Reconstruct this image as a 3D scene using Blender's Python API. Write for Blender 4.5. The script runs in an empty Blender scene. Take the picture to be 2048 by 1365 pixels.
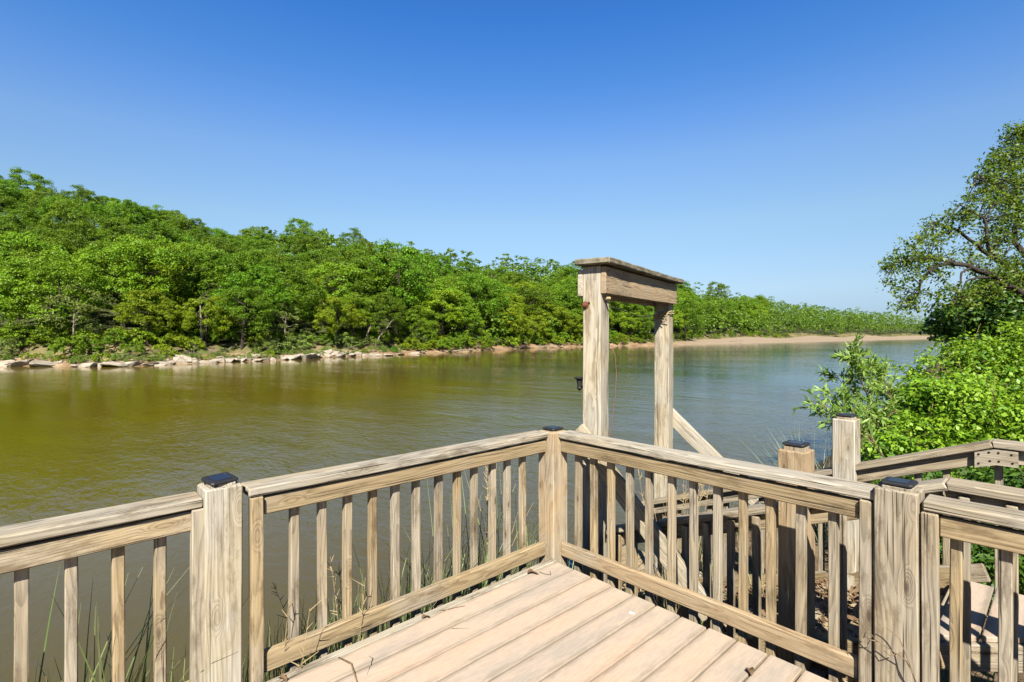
import bpy, bmesh, math, random
import numpy as np
from mathutils import Vector, Matrix
rnd = random.Random(7)
scene = bpy.context.scene
COL = scene.collection

# ---------------------------------------------------------------- camera frame
F, HX, HY = 1040.0, 1024.0, 667.0
YAW = math.radians(47.2)
CA, SA = math.cos(YAW), math.sin(YAW)
CAM = (2.50, -2.716, 1.6)
ZW = -2.5                                   # water level


def at(px, py, d):
    """a point seen at photo pixel (px,py), d metres ahead of the camera"""
    dx = (px - HX) / F
    return Vector((CAM[0] + d * (CA * dx - SA), CAM[1] + d * (SA * dx + CA), CAM[2] - d * (py - HY) / F))


def pix(x, y, z):
    x -= CAM[0]; y -= CAM[1]; z -= CAM[2]
    cx = CA * x + SA * y
    d = -SA * x + CA * y
    if d < .1: return (-9999, 0, d)
    return (HX + F * cx / d, HY - F * z / d, d)


# ---------------------------------------------------------------- tagging
def tag(o, label=None, cat=None, group=None, kind=None):
    if label: o['label'] = label
    if cat: o['category'] = cat
    if group: o['group'] = group
    if kind: o['kind'] = kind
    return o


def thing(name, loc, label, cat, group=None):
    o = bpy.data.objects.new(name, None)
    COL.objects.link(o)
    o.location = loc
    o.empty_display_size = .1
    return tag(o, label, cat, group)


def place(o, M, parent):
    if parent is not None:
        o.parent = parent
        R = Matrix.Identity(4)
        p = parent
        loc = Vector((0, 0, 0))
        while p is not None:
            loc += p.matrix_basis.translation if p.type == 'EMPTY' else Vector((0, 0, 0))
            if p.type != 'EMPTY':
                # parent is a mesh part: use its full world matrix
                o.matrix_basis = (world_of(parent)).inverted() @ M
                return o
            p = p.parent
        o.matrix_basis = Matrix.Translation(-loc) @ M
    else:
        o.matrix_basis = M
    return o


def world_of(o):
    M = o.matrix_basis.copy()
    p = o.parent
    while p is not None:
        M = p.matrix_basis @ M
        p = p.parent
    return M


def mesh_obj(name, verts, faces, mat, parent=None, M=None, smooth=False):
    me = bpy.data.meshes.new(name)
    me.from_pydata([tuple(v) for v in verts], [], faces)
    me.update()
    if smooth:
        me.polygons.foreach_set('use_smooth', [True] * len(me.polygons))
    me.materials.append(mat)
    o = bpy.data.objects.new(name, me)
    COL.objects.link(o)
    place(o, M if M is not None else Matrix.Identity(4), parent)
    return o


# ---------------------------------------------------------------- node helpers
def new_mat(name):
    m = bpy.data.materials.new(name)
    m.use_nodes = True
    nt = m.node_tree
    nt.nodes.clear()
    out = nt.nodes.new('ShaderNodeOutputMaterial')
    b = nt.nodes.new('ShaderNodeBsdfPrincipled')
    nt.links.new(b.outputs[0], out.inputs[0])
    return m, nt, b, out


class G:
    def __init__(s, nt): s.nt = nt

    def n(s, t, **kw):
        nd = s.nt.nodes.new('ShaderNode' + t)
        for k, v in kw.items(): setattr(nd, k, v)
        return nd

    def l(s, a, b): s.nt.links.new(a, b)

    def math(s, op, a, b=None, c=None, clamp=False):
        nd = s.n('Math', operation=op, use_clamp=clamp)
        for i, v in enumerate((a, b, c)):
            if v is None: continue
            if isinstance(v, (int, float)): nd.inputs[i].default_value = v
            else: s.l(v, nd.inputs[i])
        return nd.outputs[0]

    def vmul(s, v, k):
        nd = s.n('VectorMath', operation='MULTIPLY')
        s.l(v, nd.inputs[0]); nd.inputs[1].default_value = k
        return nd.outputs[0]

    def vadd(s, a, b):
        nd = s.n('VectorMath', operation='ADD')
        s.l(a, nd.inputs[0])
        if isinstance(b, tuple): nd.inputs[1].default_value = b
        else: s.l(b, nd.inputs[1])
        return nd.outputs[0]

    def noise(s, v, scale=1, detail=3, rough=.55, dist=0):
        nd = s.n('TexNoise')
        s.l(v, nd.inputs['Vector'])
        nd.inputs['Scale'].default_value = scale
        nd.inputs['Detail'].default_value = detail
        nd.inputs['Roughness'].default_value = rough
        nd.inputs['Distortion'].default_value = dist
        return nd.outputs['Fac']

    def ramp(s, f, stops):
        nd = s.n('ValToRGB')
        cr = nd.color_ramp
        while len(cr.elements) < len(stops): cr.elements.new(.5)
        for e, (p, c) in zip(cr.elements, stops):
            e.position = p
            e.color = (c[0], c[1], c[2], 1) if not isinstance(c, (int, float)) else (c, c, c, 1)
        s.l(f, nd.inputs[0])
        return nd.outputs[0]

    def mix(s, f, a, b, mode='MIX'):
        nd = s.n('Mix', data_type='RGBA', blend_type=mode)
        if isinstance(f, (int, float)): nd.inputs[0].default_value = f
        else: s.l(f, nd.inputs[0])
        for i, v in ((6, a), (7, b)):
            if isinstance(v, tuple): nd.inputs[i].default_value = (v[0], v[1], v[2], 1)
            else: s.l(v, nd.inputs[i])
        return nd.outputs[2]

    def smooth(s, f, a, b, lo=0, hi=1):
        nd = s.n('MapRange', interpolation_type='SMOOTHSTEP')
        s.l(f, nd.inputs[0])
        nd.inputs[1].default_value = a; nd.inputs[2].default_value = b
        nd.inputs[3].default_value = lo; nd.inputs[4].default_value = hi
        return nd.outputs[0]

    def bump(s, h, strength, dist, base=None):
        nd = s.n('Bump')
        nd.inputs['Strength'].default_value = strength
        nd.inputs['Distance'].default_value = dist
        s.l(h, nd.inputs['Height'])
        if base: s.l(base, nd.inputs['Normal'])
        return nd.outputs[0]


ALB = .46


def wood_mat(name, light, dark, grey, greyness=.5, ringw=.014, crack=.6, vary=.26, rot=0.0):
    light, dark, grey = (tuple(x * ALB for x in q_) for q_ in (light, dark, grey))
    m, nt, b, out = new_mat(name)
    g = G(nt)
    tc = g.n('TexCoord')
    oi = g.n('ObjectInfo')
    rv = g.n('CombineXYZ')
    g.l(g.math('MULTIPLY', oi.outputs['Random'], 37.0), rv.inputs[0])
    g.l(g.math('MULTIPLY', oi.outputs['Random'], 91.0), rv.inputs[1])
    g.l(g.math('MULTIPLY', oi.outputs['Random'], 53.0), rv.inputs[2])
    P = g.vadd(tc.outputs['Object'], rv.outputs[0])
    # knots
    vo = g.n('TexVoronoi')
    g.l(g.vmul(P, (2.6, 8.0, 8.0)), vo.inputs['Vector'])
    vo.inputs['Scale'].default_value = 1.0
    kd = vo.outputs['Distance']
    knot = g.smooth(kd, .11, .03)
    knotrim = g.smooth(kd, .28, .06)
    # growth rings round an axis outside the board
    sx = g.n('SeparateXYZ'); g.l(tc.outputs['Object'], sx.inputs[0])
    wob = g.noise(g.vmul(P, (1.1, 5.0, 5.0)), 1.0, 2, .5)
    ry = g.math('ADD', sx.outputs[1], g.math('MULTIPLY', g.math('SUBTRACT', oi.outputs['Random'], .5), .14))
    rz = g.math('ADD', sx.outputs[2], .05)
    r = g.math('SQRT', g.math('ADD', g.math('MULTIPLY', ry, ry), g.math('MULTIPLY', rz, rz)))
    r = g.math('ADD', r, g.math('MULTIPLY', wob, .085))
    r = g.math('ADD', r, g.math('MULTIPLY', knotrim, .035))
    ring = g.math('FRACT', g.math('DIVIDE', r, ringw))
    ringv = g.smooth(ring, .35, .95)
    fibre = g.noise(g.vmul(P, (6.0, 110.0, 110.0)), 1.0, 3, .6)
    fib2 = g.noise(g.vmul(P, (1.4, 48.0, 48.0)), 1.0, 2, .6)
    patch = g.noise(g.vmul(P, (2.2, 5.0, 5.0)), 1.0, 3, .6)
    f = g.math('ADD', g.math('MULTIPLY', ringv, .18), g.math('ADD', g.math('MULTIPLY', fibre, .54), g.math('MULTIPLY', fib2, .50)))
    c = g.ramp(f, [(.36, light), (.62, tuple(.55 * a_ + .45 * b_ for a_, b_ in zip(light, dark))), (.86, dark)])
    gm = g.smooth(g.math('ADD', patch, g.math('MULTIPLY', g.math('SUBTRACT', oi.outputs['Random'], .5), .22)), .60 - greyness * .4, .80 - greyness * .3)
    gcol = g.ramp(f, [(.34, tuple(x * 1.2 for x in grey)), (.82, tuple(x * .5 for x in grey))])
    c = g.mix(g.math('MULTIPLY', gm, .85), c, gcol)
    stain = g.noise(g.vmul(P, (2.6, 9.0, 9.0)), 1.0, 6, .72)
    c = g.mix(g.math('MULTIPLY', g.smooth(stain, .50, .66), .72), c, tuple(x * .75 for x in dark))
    # cracks along the grain
    cr = g.noise(g.vmul(P, (1.3, 75.0, 75.0)), 1.0, 2, .55)
    crk = g.math('MULTIPLY', g.smooth(cr, .63, .70), crack)
    c = g.mix(crk, c, tuple(x * .28 for x in dark))
    c = g.mix(g.math('MULTIPLY', knotrim, .35), c, dark)
    c = g.mix(g.math('MULTIPLY', knot, .8), c, tuple(x * .42 for x in dark))
    val = g.math('ADD', .93 - vary * .5, g.math('MULTIPLY', oi.outputs['Random'], vary))
    hs = g.n('HueSaturation')
    g.l(val, hs.inputs['Value'])
    hs.inputs['Saturation'].default_value = .98
    hs.inputs['Hue'].default_value = .504
    g.l(c, hs.inputs['Color'])
    if rot > 0:
        mo = g.noise(g.vmul(P, (9, 16, 16)), 1.0, 5, .7)
        cc = g.mix(g.math('MULTIPLY', g.smooth(mo, .42, .6), rot), hs.outputs[0], (.042, .038, .022))
        g.l(cc, b.inputs['Base Color'])
    else:
        g.l(hs.outputs[0], b.inputs['Base Color'])
    b.inputs['Roughness'].default_value = .82
    b.inputs['Specular IOR Level'].default_value = .25
    h = g.math('SUBTRACT', g.math('SUBTRACT', g.math('MULTIPLY', fibre, -.5), g.math('MULTIPLY', ringv, .35)), g.math('MULTIPLY', crk, 1.6))
    g.l(g.bump(h, .55, .0045), b.inputs['Normal'])
    return m


def composite_mat(name):
    """brown composite decking boards bleached to peach and grey, dirty along the edges"""
    m, nt, b, out = new_mat(name)
    g = G(nt)
    tc = g.n('TexCoord'); oi = g.n('ObjectInfo')
    rv = g.n('CombineXYZ')
    g.l(g.math('MULTIPLY', oi.outputs['Random'], 37.0), rv.inputs[0])
    g.l(g.math('MULTIPLY', oi.outputs['Random'], 61.0), rv.inputs[1])
    P = g.vadd(tc.outputs['Object'], rv.outputs[0])
    big = g.noise(g.vmul(P, (1.5, 5.0, 5.0)), 1.0, 4, .6)
    fine = g.noise(g.vmul(P, (14.0, 120.0, 60.0)), 1.0, 4, .65)
    speck = g.noise(P, 55.0, 4, .65)
    c = g.ramp(big, [(.36, (.40, .33, .262)), (.5, (.545, .41, .30)), (.64, (.63, .405, .268))])
    c = g.mix(.30, c, g.ramp(fine, [(.3, (.36, .31, .25)), (.7, (.72, .60, .46))]))
    c = g.mix(g.math('MULTIPLY', g.smooth(speck, .56, .68), .45), c, (.40, .36, .30))
    sx = g.n('SeparateXYZ'); g.l(tc.outputs['Object'], sx.inputs[0])
    e = g.math('ABSOLUTE', sx.outputs[1])
    e = g.math('ADD', e, g.math('MULTIPLY', g.math('SUBTRACT', g.noise(g.vmul(P, (5, 20, 5)), 1.0, 5, .7), .5), .075))
    c = g.mix(g.math('MULTIPLY', g.smooth(e, .042, .084), .7), c, (.25, .205, .145))
    st = g.noise(g.vmul(P, (6, 9, 5)), 1.0, 5, .7)
    c = g.mix(g.math('MULTIPLY', g.smooth(st, .56, .7), .4), c, (.42, .36, .275))
    c = g.mix(1.0, c, (ALB, ALB, ALB), 'MULTIPLY')
    g.l(c, b.inputs['Base Color'])
    b.inputs['Roughness'].default_value = .75
    b.inputs['Specular IOR Level'].default_value = .25
    g.l(g.bump(g.math('ADD', fine, speck), .3, .002), b.inputs['Normal'])
    return m


def plain_mat(name, col, rough=.5, spec=.5, vary=.15, scale=30, metallic=0):
    col = tuple(x * .52 for x in col)
    m, nt, b, out = new_mat(name)
    g = G(nt)
    tc = g.n('TexCoord')
    nz = g.noise(tc.outputs['Object'], scale, 4, .6)
    c = g.ramp(nz, [(.3, tuple(x * (1 - vary) for x in col)), (.7, tuple(min(1, x * (1 + vary)) for x in col))])
    g.l(c, b.inputs['Base Color'])
    b.inputs['Roughness'].default_value = rough
    b.inputs['Specular IOR Level'].default_value = spec
    b.inputs['Metallic'].default_value = metallic
    g.l(g.bump(nz, .2, .002), b.inputs['Normal'])
    return m


def leaf_mat(name, a, c2, trans=.35, scale=.6, objvary=.3, hue=.03, spec=.3):
    """leaf: two tones in patches, object-wise variation, some light through the blade"""
    a, c2 = (tuple(x * .56 for x in q_) for q_ in (a, c2))
    m, nt, b, out = new_mat(name)
    g = G(nt)
    tc = g.n('TexCoord'); oi = g.n('ObjectInfo')
    gi = g.n('NewGeometry')
    nz = g.noise(tc.outputs['Object'], scale, 2, .5)
    f = g.math('ADD', g.math('MULTIPLY', nz, .8), g.math('MULTIPLY', gi.outputs['Random Per Island'], .5))
    c = g.ramp(f, [(.35, a), (.85, c2)])
    hs = g.n('HueSaturation')
    g.l(g.math('ADD', .5 - hue, g.math('MULTIPLY', oi.outputs['Random'], 2 * hue)), hs.inputs['Hue'])
    g.l(g.math('ADD', 1 - objvary * .5, g.math('MULTIPLY', oi.outputs['Random'], objvary)), hs.inputs['Value'])
    g.l(c, hs.inputs['Color'])
    g.l(hs.outputs[0], b.inputs['Base Color'])
    b.inputs['Roughness'].default_value = .5
    b.inputs['Specular IOR Level'].default_value = spec
    tr = g.n('BsdfTranslucent')
    tcx = g.mix(.6, hs.outputs[0], (.14, .25, .010), 'MIX')
    g.l(tcx, tr.inputs[0])
    mx = g.n('MixShader')
    mx.inputs[0].default_value = trans
    g.l(b.outputs[0], mx.inputs[1]); g.l(tr.outputs[0], mx.inputs[2])
    g.l(mx.outputs[0], out.inputs[0])
    return m


# tones ------------------------------------------------------------------------
W_TAN = wood_mat('weathered_tan_timber', (.57, .425, .24), (.21, .135, .06), (.46, .38, .27), .42, .009, crack=.9)
W_GREY = wood_mat('weathered_grey_timber', (.53, .43, .285), (.20, .14, .08), (.46, .39, .29), .62, .009, crack=.9)
W_CAP = wood_mat('bleached_rail_timber', (.58, .475, .325), (.17, .12, .065), (.52, .465, .37), .78, .009, crack=1)
W_PALE = wood_mat('pale_timber', (.66, .565, .40), (.33, .245, .14), (.60, .54, .44), .62, .010, crack=.8)
W_PEACH = wood_mat('peach_timber', (.57, .42, .255), (.31, .195, .095), (.47, .385, .27), .35, .010, crack=.7)
W_ROT = wood_mat('mossy_cap_timber', (.46, .39, .26), (.18, .14, .085), (.38, .33, .24), .7, .010, crack=.9, rot=.6)
W_DECK = composite_mat('composite_decking')
M_BLACK = plain_mat('black_plastic', (.016, .016, .017), .62, .3, .3, 60)
M_PANEL = plain_mat('dark_solar_panel', (.012, .014, .022), .3, .4, .2, 40)
M_RUST = plain_mat('rusty_steel', (.16, .05, .018), .8, .3, .5, 120)
M_WIRE = plain_mat('dark_wire', (.03, .028, .025), .6, .4, .3, 60)
M_CORD = plain_mat('faded_red_cord', (.22, .09, .07), .8, .3, .3, 60)
M_HOLE = plain_mat('screw_hole', (.02, .014, .01), .9, .1, .3, 90)
M_TWIG = plain_mat('dry_twig', (.21, .145, .08), .9, .2, .4, 40)
M_BARK = plain_mat('tree_bark', (.045, .034, .026), .95, .2, .5, 14)
M_PBARK = plain_mat('pale_bark', (.27, .22, .16), .95, .2, .4, 3)
M_DEADLEAF = plain_mat('dead_leaf', (.19, .115, .058), .85, .2, .5, 25)
M_DUSK = plain_mat('dead_grass_straw', (.40, .30, .155), .85, .2, .35, 8)

L_OAK = leaf_mat('oak_leaves', (0.060, 0.140, 0.005), (0.175, 0.307, 0.010), 0.34, .6, .5, .014, .2)
L_MID = leaf_mat('elm_leaves', (0.093, 0.195, 0.007), (0.242, 0.381, 0.013), 0.38, .6, .5, .014, .2)
L_YEL = leaf_mat('cottonwood_leaves', (0.144, 0.228, 0.007), (0.330, 0.423, 0.013), 0.42, .6, .5, .014, .2)
L_PALE = leaf_mat('willow_leaves', (.14, .215, .035), (.27, .345, .075), 0.38, .6, .5, .014, .2)
L_DARK = leaf_mat('cedar_leaves', (.032, .09, .006), (.09, .175, .012), 0.28, .6, .5, .014, .2)
L_FAR = leaf_mat('far_wood_leaves', (.055, .140, .008), (.190, .310, .016), .34, .055, 0, 0)
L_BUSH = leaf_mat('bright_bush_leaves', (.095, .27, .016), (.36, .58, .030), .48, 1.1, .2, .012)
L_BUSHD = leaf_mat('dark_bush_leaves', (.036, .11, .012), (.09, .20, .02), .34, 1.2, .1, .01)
L_TREE = leaf_mat('right_tree_leaves', (.050, .12, .010), (.19, .26, .022), .42, .9, .1, .01)
L_SPRIG = leaf_mat('sprig_leaves', (.19, .36, .05), (.40, .56, .12), .5, 3, .1, .01)
L_GRASS = leaf_mat('reed_grass', (.15, .23, .055), (.36, .42, .19), .35, 3, .2, .015)
L_BLUEG = leaf_mat('blue_grass', (.20, .29, .19), (.33, .42, .28), .35, 3, .2, .02)


# ---------------------------------------------------------------- timber
def plank_mesh(name, L, w, t, c=.004, jit=.0015, cut0=(0, 0), cut1=(0, 0), seed=0, step=.14):
    r = random.Random(seed)
    n = max(2, int(L / step))
    hw, ht = w / 2, t / 2
    c = min(c, hw * .45, ht * .45)
    prof = [(-hw + c, -ht), (hw - c, -ht), (hw, -ht + c), (hw, ht - c), (hw - c, ht), (-hw + c, ht), (-hw, ht - c), (-hw, -ht + c)]
    xs = [0.0] + [c] + [c + (L - 2 * c) * i / n for i in range(1, n)] + [L - c, L]
    verts, faces = [], []
    ph = [r.uniform(0, 6.28) for _ in range(4)]
    for k, x in enumerate(xs):
        s = 1.0
        u = x / L
        oy = jit * .8 * math.sin(2.6 * x + ph[0])
        oz = jit * .8 * math.sin(2.1 * x + ph[1])
        for (y, z) in prof:
            if k in (0, len(xs) - 1):
                y *= (1 - c / hw); z *= (1 - c / ht)
            yy = y + oy + r.uniform(-jit, jit) * .45
            zz = z + oz + r.uniform(-jit, jit) * .45
            sh = (cut0[0] * y + cut0[1] * z) * (1 - u) + (cut1[0] * y + cut1[1] * z) * u
            verts.append((x + sh, yy, zz))
    m = len(xs)
    for k in range(m - 1):
        for i in range(8):
            j = (i + 1) % 8
            faces.append((k * 8 + i, k * 8 + j, k * 8 + 8 + j, k * 8 + 8 + i))
    faces.append(tuple(range(7, -1, -1)))
    faces.append(tuple((m - 1) * 8 + i for i in range(8)))
    me = bpy.data.meshes.new(name)
    me.from_pydata(verts, [], [f[::-1] for f in faces])
    bm = bmesh.new(); bm.from_mesh(me)
    bmesh.ops.recalc_face_normals(bm, faces=bm.faces)
    bm.to_mesh(me); bm.free()
    return me


def frame(p0, p1, nrm):
    p0, p1 = Vector(p0), Vector(p1)
    x = (p1 - p0).normalized()
    z = Vector(nrm) - x * Vector(nrm).dot(x)
    z.normalize()
    y = z.cross(x)
    M = Matrix((x, y, z)).transposed().to_4x4()
    M.translation = p0
    return M, (p1 - p0).length


SEED = [0]


def board(name, p0, p1, w, t, nrm, mat, parent=None, c=.004, jit=.0015, cut0=(0, 0), cut1=(0, 0), step=.14):
    """timber from p0 to p1; w across, t thick along nrm"""
    SEED[0] += 1
    M, L = frame(p0, p1, nrm)
    me = plank_mesh(name, L, w, t, c, jit, cut0, cut1, SEED[0], step)
    me.materials.append(mat)
    o = bpy.data.objects.new(name, me)
    COL.objects.link(o)
    place(o, M, parent)
    return o


def tube(name, pts, radii, mat, parent=None, seg=6, smooth=True):
    V, Fc = [], []
    add_tube(V, Fc, pts, radii, seg)
    return mesh_obj(name, V, Fc, mat, parent, None, smooth)


def add_tube(V, Fc, pts, radii, seg=6):
    pts = [Vector(p) for p in pts]
    if isinstance(radii, (int, float)): radii = [radii] * len(pts)
    b0 = len(V)
    up = None
    for i, p in enumerate(pts):
        d = (pts[min(i + 1, len(pts) - 1)] - pts[max(i - 1, 0)])
        if d.length < 1e-9: d = Vector((0, 0, 1))
        d.normalize()
        a = d.orthogonal().normalized() if up is None else (up - d * up.dot(d)).normalized()
        up = a
        b = d.cross(a)
        for k in range(seg):
            t = 2 * math.pi * k / seg
            V.append(p + (a * math.cos(t) + b * math.sin(t)) * radii[i])
    for i in range(len(pts) - 1):
        for k in range(seg):
            j = (k + 1) % seg
            Fc.append((b0 + i * seg + k, b0 + i * seg + j, b0 + (i + 1) * seg + j, b0 + (i + 1) * seg + k))
    Fc.append(tuple(b0 + k for k in range(seg - 1, -1, -1)))
    Fc.append(tuple(b0 + (len(pts) - 1) * seg + k for k in range(seg)))


def lathe_into(V, Fc, M, prof, seg=16):
    b0 = len(V)
    for (r, z) in prof:
        for k in range(seg):
            t = 2 * math.pi * k / seg
            V.append(M @ Vector((r * math.cos(t), r * math.sin(t), z)))
    for i in range(len(prof) - 1):
        for k in range(seg):
            j = (k + 1) % seg
            Fc.append((b0 + i * seg + k, b0 + i * seg + j, b0 + (i + 1) * seg + j, b0 + (i + 1) * seg + k))
    Fc.append(tuple(b0 + k for k in range(seg - 1, -1, -1)))
    Fc.append(tuple(b0 + (len(prof) - 1) * seg + k for k in range(seg)))


def square_stack(V, Fc, cx, cy, levels):
    """stack of square rings (half size, z): a moulded square cap"""
    b0 = len(V)
    for (h, z) in levels:
        k = h * .16
        for (x, y) in [(-h + k, -h), (h - k, -h), (h, -h + k), (h, h - k), (h - k, h), (-h + k, h), (-h, h - k), (-h, -h + k)]:
            V.append((cx + x, cy + y, z))
    for i in range(len(levels) - 1):
        for k in range(8):
            j = (k + 1) % 8
            Fc.append((b0 + i * 8 + k, b0 + i * 8 + j, b0 + i * 8 + 8 + j, b0 + i * 8 + 8 + k))
    Fc.append(tuple(b0 + k for k in range(7, -1, -1)))
    Fc.append(tuple(b0 + (len(levels) - 1) * 8 + k for k in range(8)))


def post(name, x0, y0, z0, ztop, label, mat, group=None, W=.152, tilt=0.0, ten=.012):
    """square post with a rebated top carrying a black plastic cap"""
    cx, cy = x0 + W / 2, y0 + W / 2
    t = thing(name, (cx, cy, z0), label, 'post', group)
    board('shaft', (cx, cy, z0), (cx, cy, ztop), W, W, (0, -1, 0), mat, t, c=.006, jit=.002)
    board('tenon', (cx, cy, ztop - .02), (cx, cy, ztop + ten), W * .70, W * .70, (0, -1, 0), mat, t, c=.003, jit=.0005)
    V, Fc = [], []
    zz = ztop + ten
    h = .058
    square_stack(V, Fc, 0, 0, [(h * .84, -.014), (h * .84, .004), (h, .006), (h * 1.01, .012), (h * .97, .017), (h * .72, .0185), (h * .70, .017)])
    M = Matrix.Translation((cx, cy, zz)) @ Matrix.Rotation(tilt, 4, 'Y') @ Matrix.Rotation(tilt * 2.0, 4, 'Z')
    cap = mesh_obj('post_cap', V, Fc, M_BLACK, t, M)
    V, Fc = [], []
    square_stack(V, Fc, 0, 0, [(h * .62, .016), (h * .62, .019)])
    mesh_obj('cap_panel', V, Fc, M_PANEL, cap, M)
    return t


# ---------------------------------------------------------------- deck
deck = thing('wooden_deck', (1.5, -2, 0), 'sunlit deck of long peach and grey boards inside the two railings, with grey rim board', 'deck')
board('rim_board', (.002, -4.6, -.013), (.002, .004, -.013), .052, .028, (0, 0, 1), W_CAP, deck, c=.004, jit=.002)
board('joist', (.005, -4.6, -.13), (.005, .0, -.13), .2, .04, (1, 0, 0), W_TAN, deck)
board('joist', (.0, -.03, -.13), (4.6, -.03, -.13), .2, .04, (0, -1, 0), W_TAN, deck)
bx = .033
k = 0
while bx < 4.4:
    xc = bx + .0775
    e = rnd.uniform(-.008, .004)
    board('deck_board', (xc, -4.6, -.0125), (xc, e - .005, -.0125), .151, .025, (0, 0, 1), W_DECK, deck, c=.006, jit=.0012, step=.3)
    bx += .1595
    k += 1

# posts of the deck
GP = 'square timber posts with black caps'
post('deck_post', -.152, .0, -2.0, .892, 'corner post where the two deck railings meet, nearest the timber frame', W_PEACH, GP, W=.152, ten=.006)
post('deck_post', -.178, -2.168, -2.2, .924, 'pale tan square post on the river side railing, black cap tilted', W_PALE, GP, W=.15, tilt=.09)
post('deck_post', 1.897, .028, -1.2, .918, 'grey knotty square post in the right foreground railing, black cap on top', W_GREY, GP, W=.158, tilt=-.02)


def flat_railing(name, axis, a0, a1, plane, sgn, label, bals, trims, caps, brail, mats, capmats, gapz=.005, lo=.105):
    """level railing. axis 'y': runs along Y at X=plane; axis 'x': runs along X at Y=plane. sgn: outward direction"""
    def pt(a, off, z):
        return (plane + sgn * off, a, z) if axis == 'y' else (a, plane + sgn * off, z)
    nrm = (-sgn, 0, 0) if axis == 'y' else (0, -sgn, 0)
    root = thing(name, pt((a0 + a1) / 2, 0, 0), label, 'railing', 'railings round the deck')
    board('cap_rail', pt(caps[0], .053, .869), pt(caps[1], .053, .869), .142, .042, (0, 0, 1), capmats[0], root, c=.006, jit=.0022)
    board('top_rail', pt(a0, .021, .791), pt(a1, .021, .791), .084, .042, nrm, mats[0], root, c=.005, jit=.002)
    board('bottom_rail', pt(brail[0], .021, gapz + .049), pt(brail[1], .021, gapz + .049), .098, .042, nrm, mats[1], root, c=.007, jit=.002)
    for b in bals:
        z1 = .83 + rnd.uniform(-.004, .004)
        lean = rnd.uniform(-.005, .005)
        w = .041 + rnd.uniform(-.002, .003)
        board('baluster', pt(b, .063, -.14 + rnd.uniform(-.02, .0)), pt(b + lean, .063, z1), w, .041, nrm, W_GREY if rnd.random() < .7 else W_TAN, root, c=.004, jit=.0022)
    for t in trims:
        board('end_board', pt(t[0], -.002, -.2), pt(t[0], -.002, .844), t[1], .046, nrm, mats[2], root, c=.004, jit=.002)
    return root


balA = [v + .02 for v in (-1.777, -1.632, -1.495, -1.349, -1.207, -1.066, -.911, -.772, -.633, -.482, -.344, -.197)]
flat_railing('deck_railing', 'y', -1.915, -.004, -.07, -1, 'river side railing between the tan post and the corner post, twelve balusters over the water',
             balA, [(-1.95, .054)], (-1.985, .0), (-1.912, -.004), (W_TAN, W_TAN, W_TAN), (W_CAP,))
balC = [-2.331 + .02 - .1435 * i for i in range(14)]
flat_railing('deck_railing', 'y', -4.6, -2.19, -.07, -1, 'railing running off the left edge of the photo, from the tan post',
             balC, [(-2.17 - .018, .05)], (-4.6, -2.168), (-4.6, -2.2), (W_TAN, W_TAN, W_GREY), (W_CAP,), gapz=.0)
balB = [v + .02 for v in (.093, .237, .381, .528, .674, .824, .968, 1.114, 1.255, 1.4, 1.546, 1.692)]
flat_railing('deck_railing', 'x', .004, 1.834, .07, 1, 'railing across the middle between corner post and grey knotty post, timber frame behind it',
             balB, [(1.863, .052)], (-.02, 1.898), (.004, 1.83), (W_TAN, W_PEACH, W_GREY), (W_CAP,))
balD = [2.165 + .1505 * i for i in range(15)]
flat_railing('deck_railing', 'x', 2.118, 4.6, .07, 1, 'railing running off the right edge of the photo, from the grey knotty post',
             balD, [(2.09, .056)], (2.064, 4.6), (2.12, 4.6), (W_TAN, W_TAN, W_GREY), (W_CAP,))

# ---------------------------------------------------------------- stairs, landings and their railings
SL = .388
nz = lambda x: .883 - SL * (2.08 - x)         # near cap front-top height
fz = lambda x: .903 - SL * (2.14 - x)

post('stair_post', 1.327, .48, -1.1, .925, 'square post with black cap beside the stairs, just behind the middle railing', W_PEACH, GP, ten=.022)
post('stair_post', 1.24, 1.80, -1.3, .945, 'farther square post at the far side of the stairs, split down its face', W_PALE, GP, ten=.018)

stairs = thing('staircase', (1.2, 1.2, -.6), 'timber steps going down toward the river between the two stair railings', 'stairs')
yN, yF = .62, 1.80
for i, xs in enumerate((1.56, 1.13, .70, .27)):
    zt = -.165 * (i + 1)
    for q in range(2):
        board('tread', (xs + .11 + q * .205, yN, zt - .02), (xs + .11 + q * .205, yF, zt - .02),   .198, .04, (0, 0, 1), W_TAN, stairs, c=.005)
    board('riser', (xs + .43, yN + .01, zt + .06), (xs + .43, yF - .01, zt + .06), .11, .03, (1, 0, 0), W_GREY, stairs)
SLt = .165 / .43
for y in (yN - .02, yF + .02):
    board('stringer', (.1, y, -.165 * 4 - .15), (2.0, y, -.165 * 4 - .15 + 1.9 * SLt), .24, .038, (0, -1, 0), W_TAN, stairs)

low = thing('lower_landing', (-.4, 1.2, -.84), 'low timber landing littered with brown leaves at the foot of the stairs', 'landing')
for i in range(8):
    xx = .2 - .16 * i
    board('landing_board', (xx, .3, -.845), (xx, 2.3, -.845), .152, .03, (0, 0, 1), W_TAN, low, c=.005)
board('landing_beam', (-1.1, .32, -.95), (.27, .32, -.95), .16, .04, (0, -1, 0), W_TAN, low)
board('landing_beam', (.26, .3, -.95), (.26, 2.3, -.95), .16, .04, (1, 0, 0), W_TAN, low)

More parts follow.
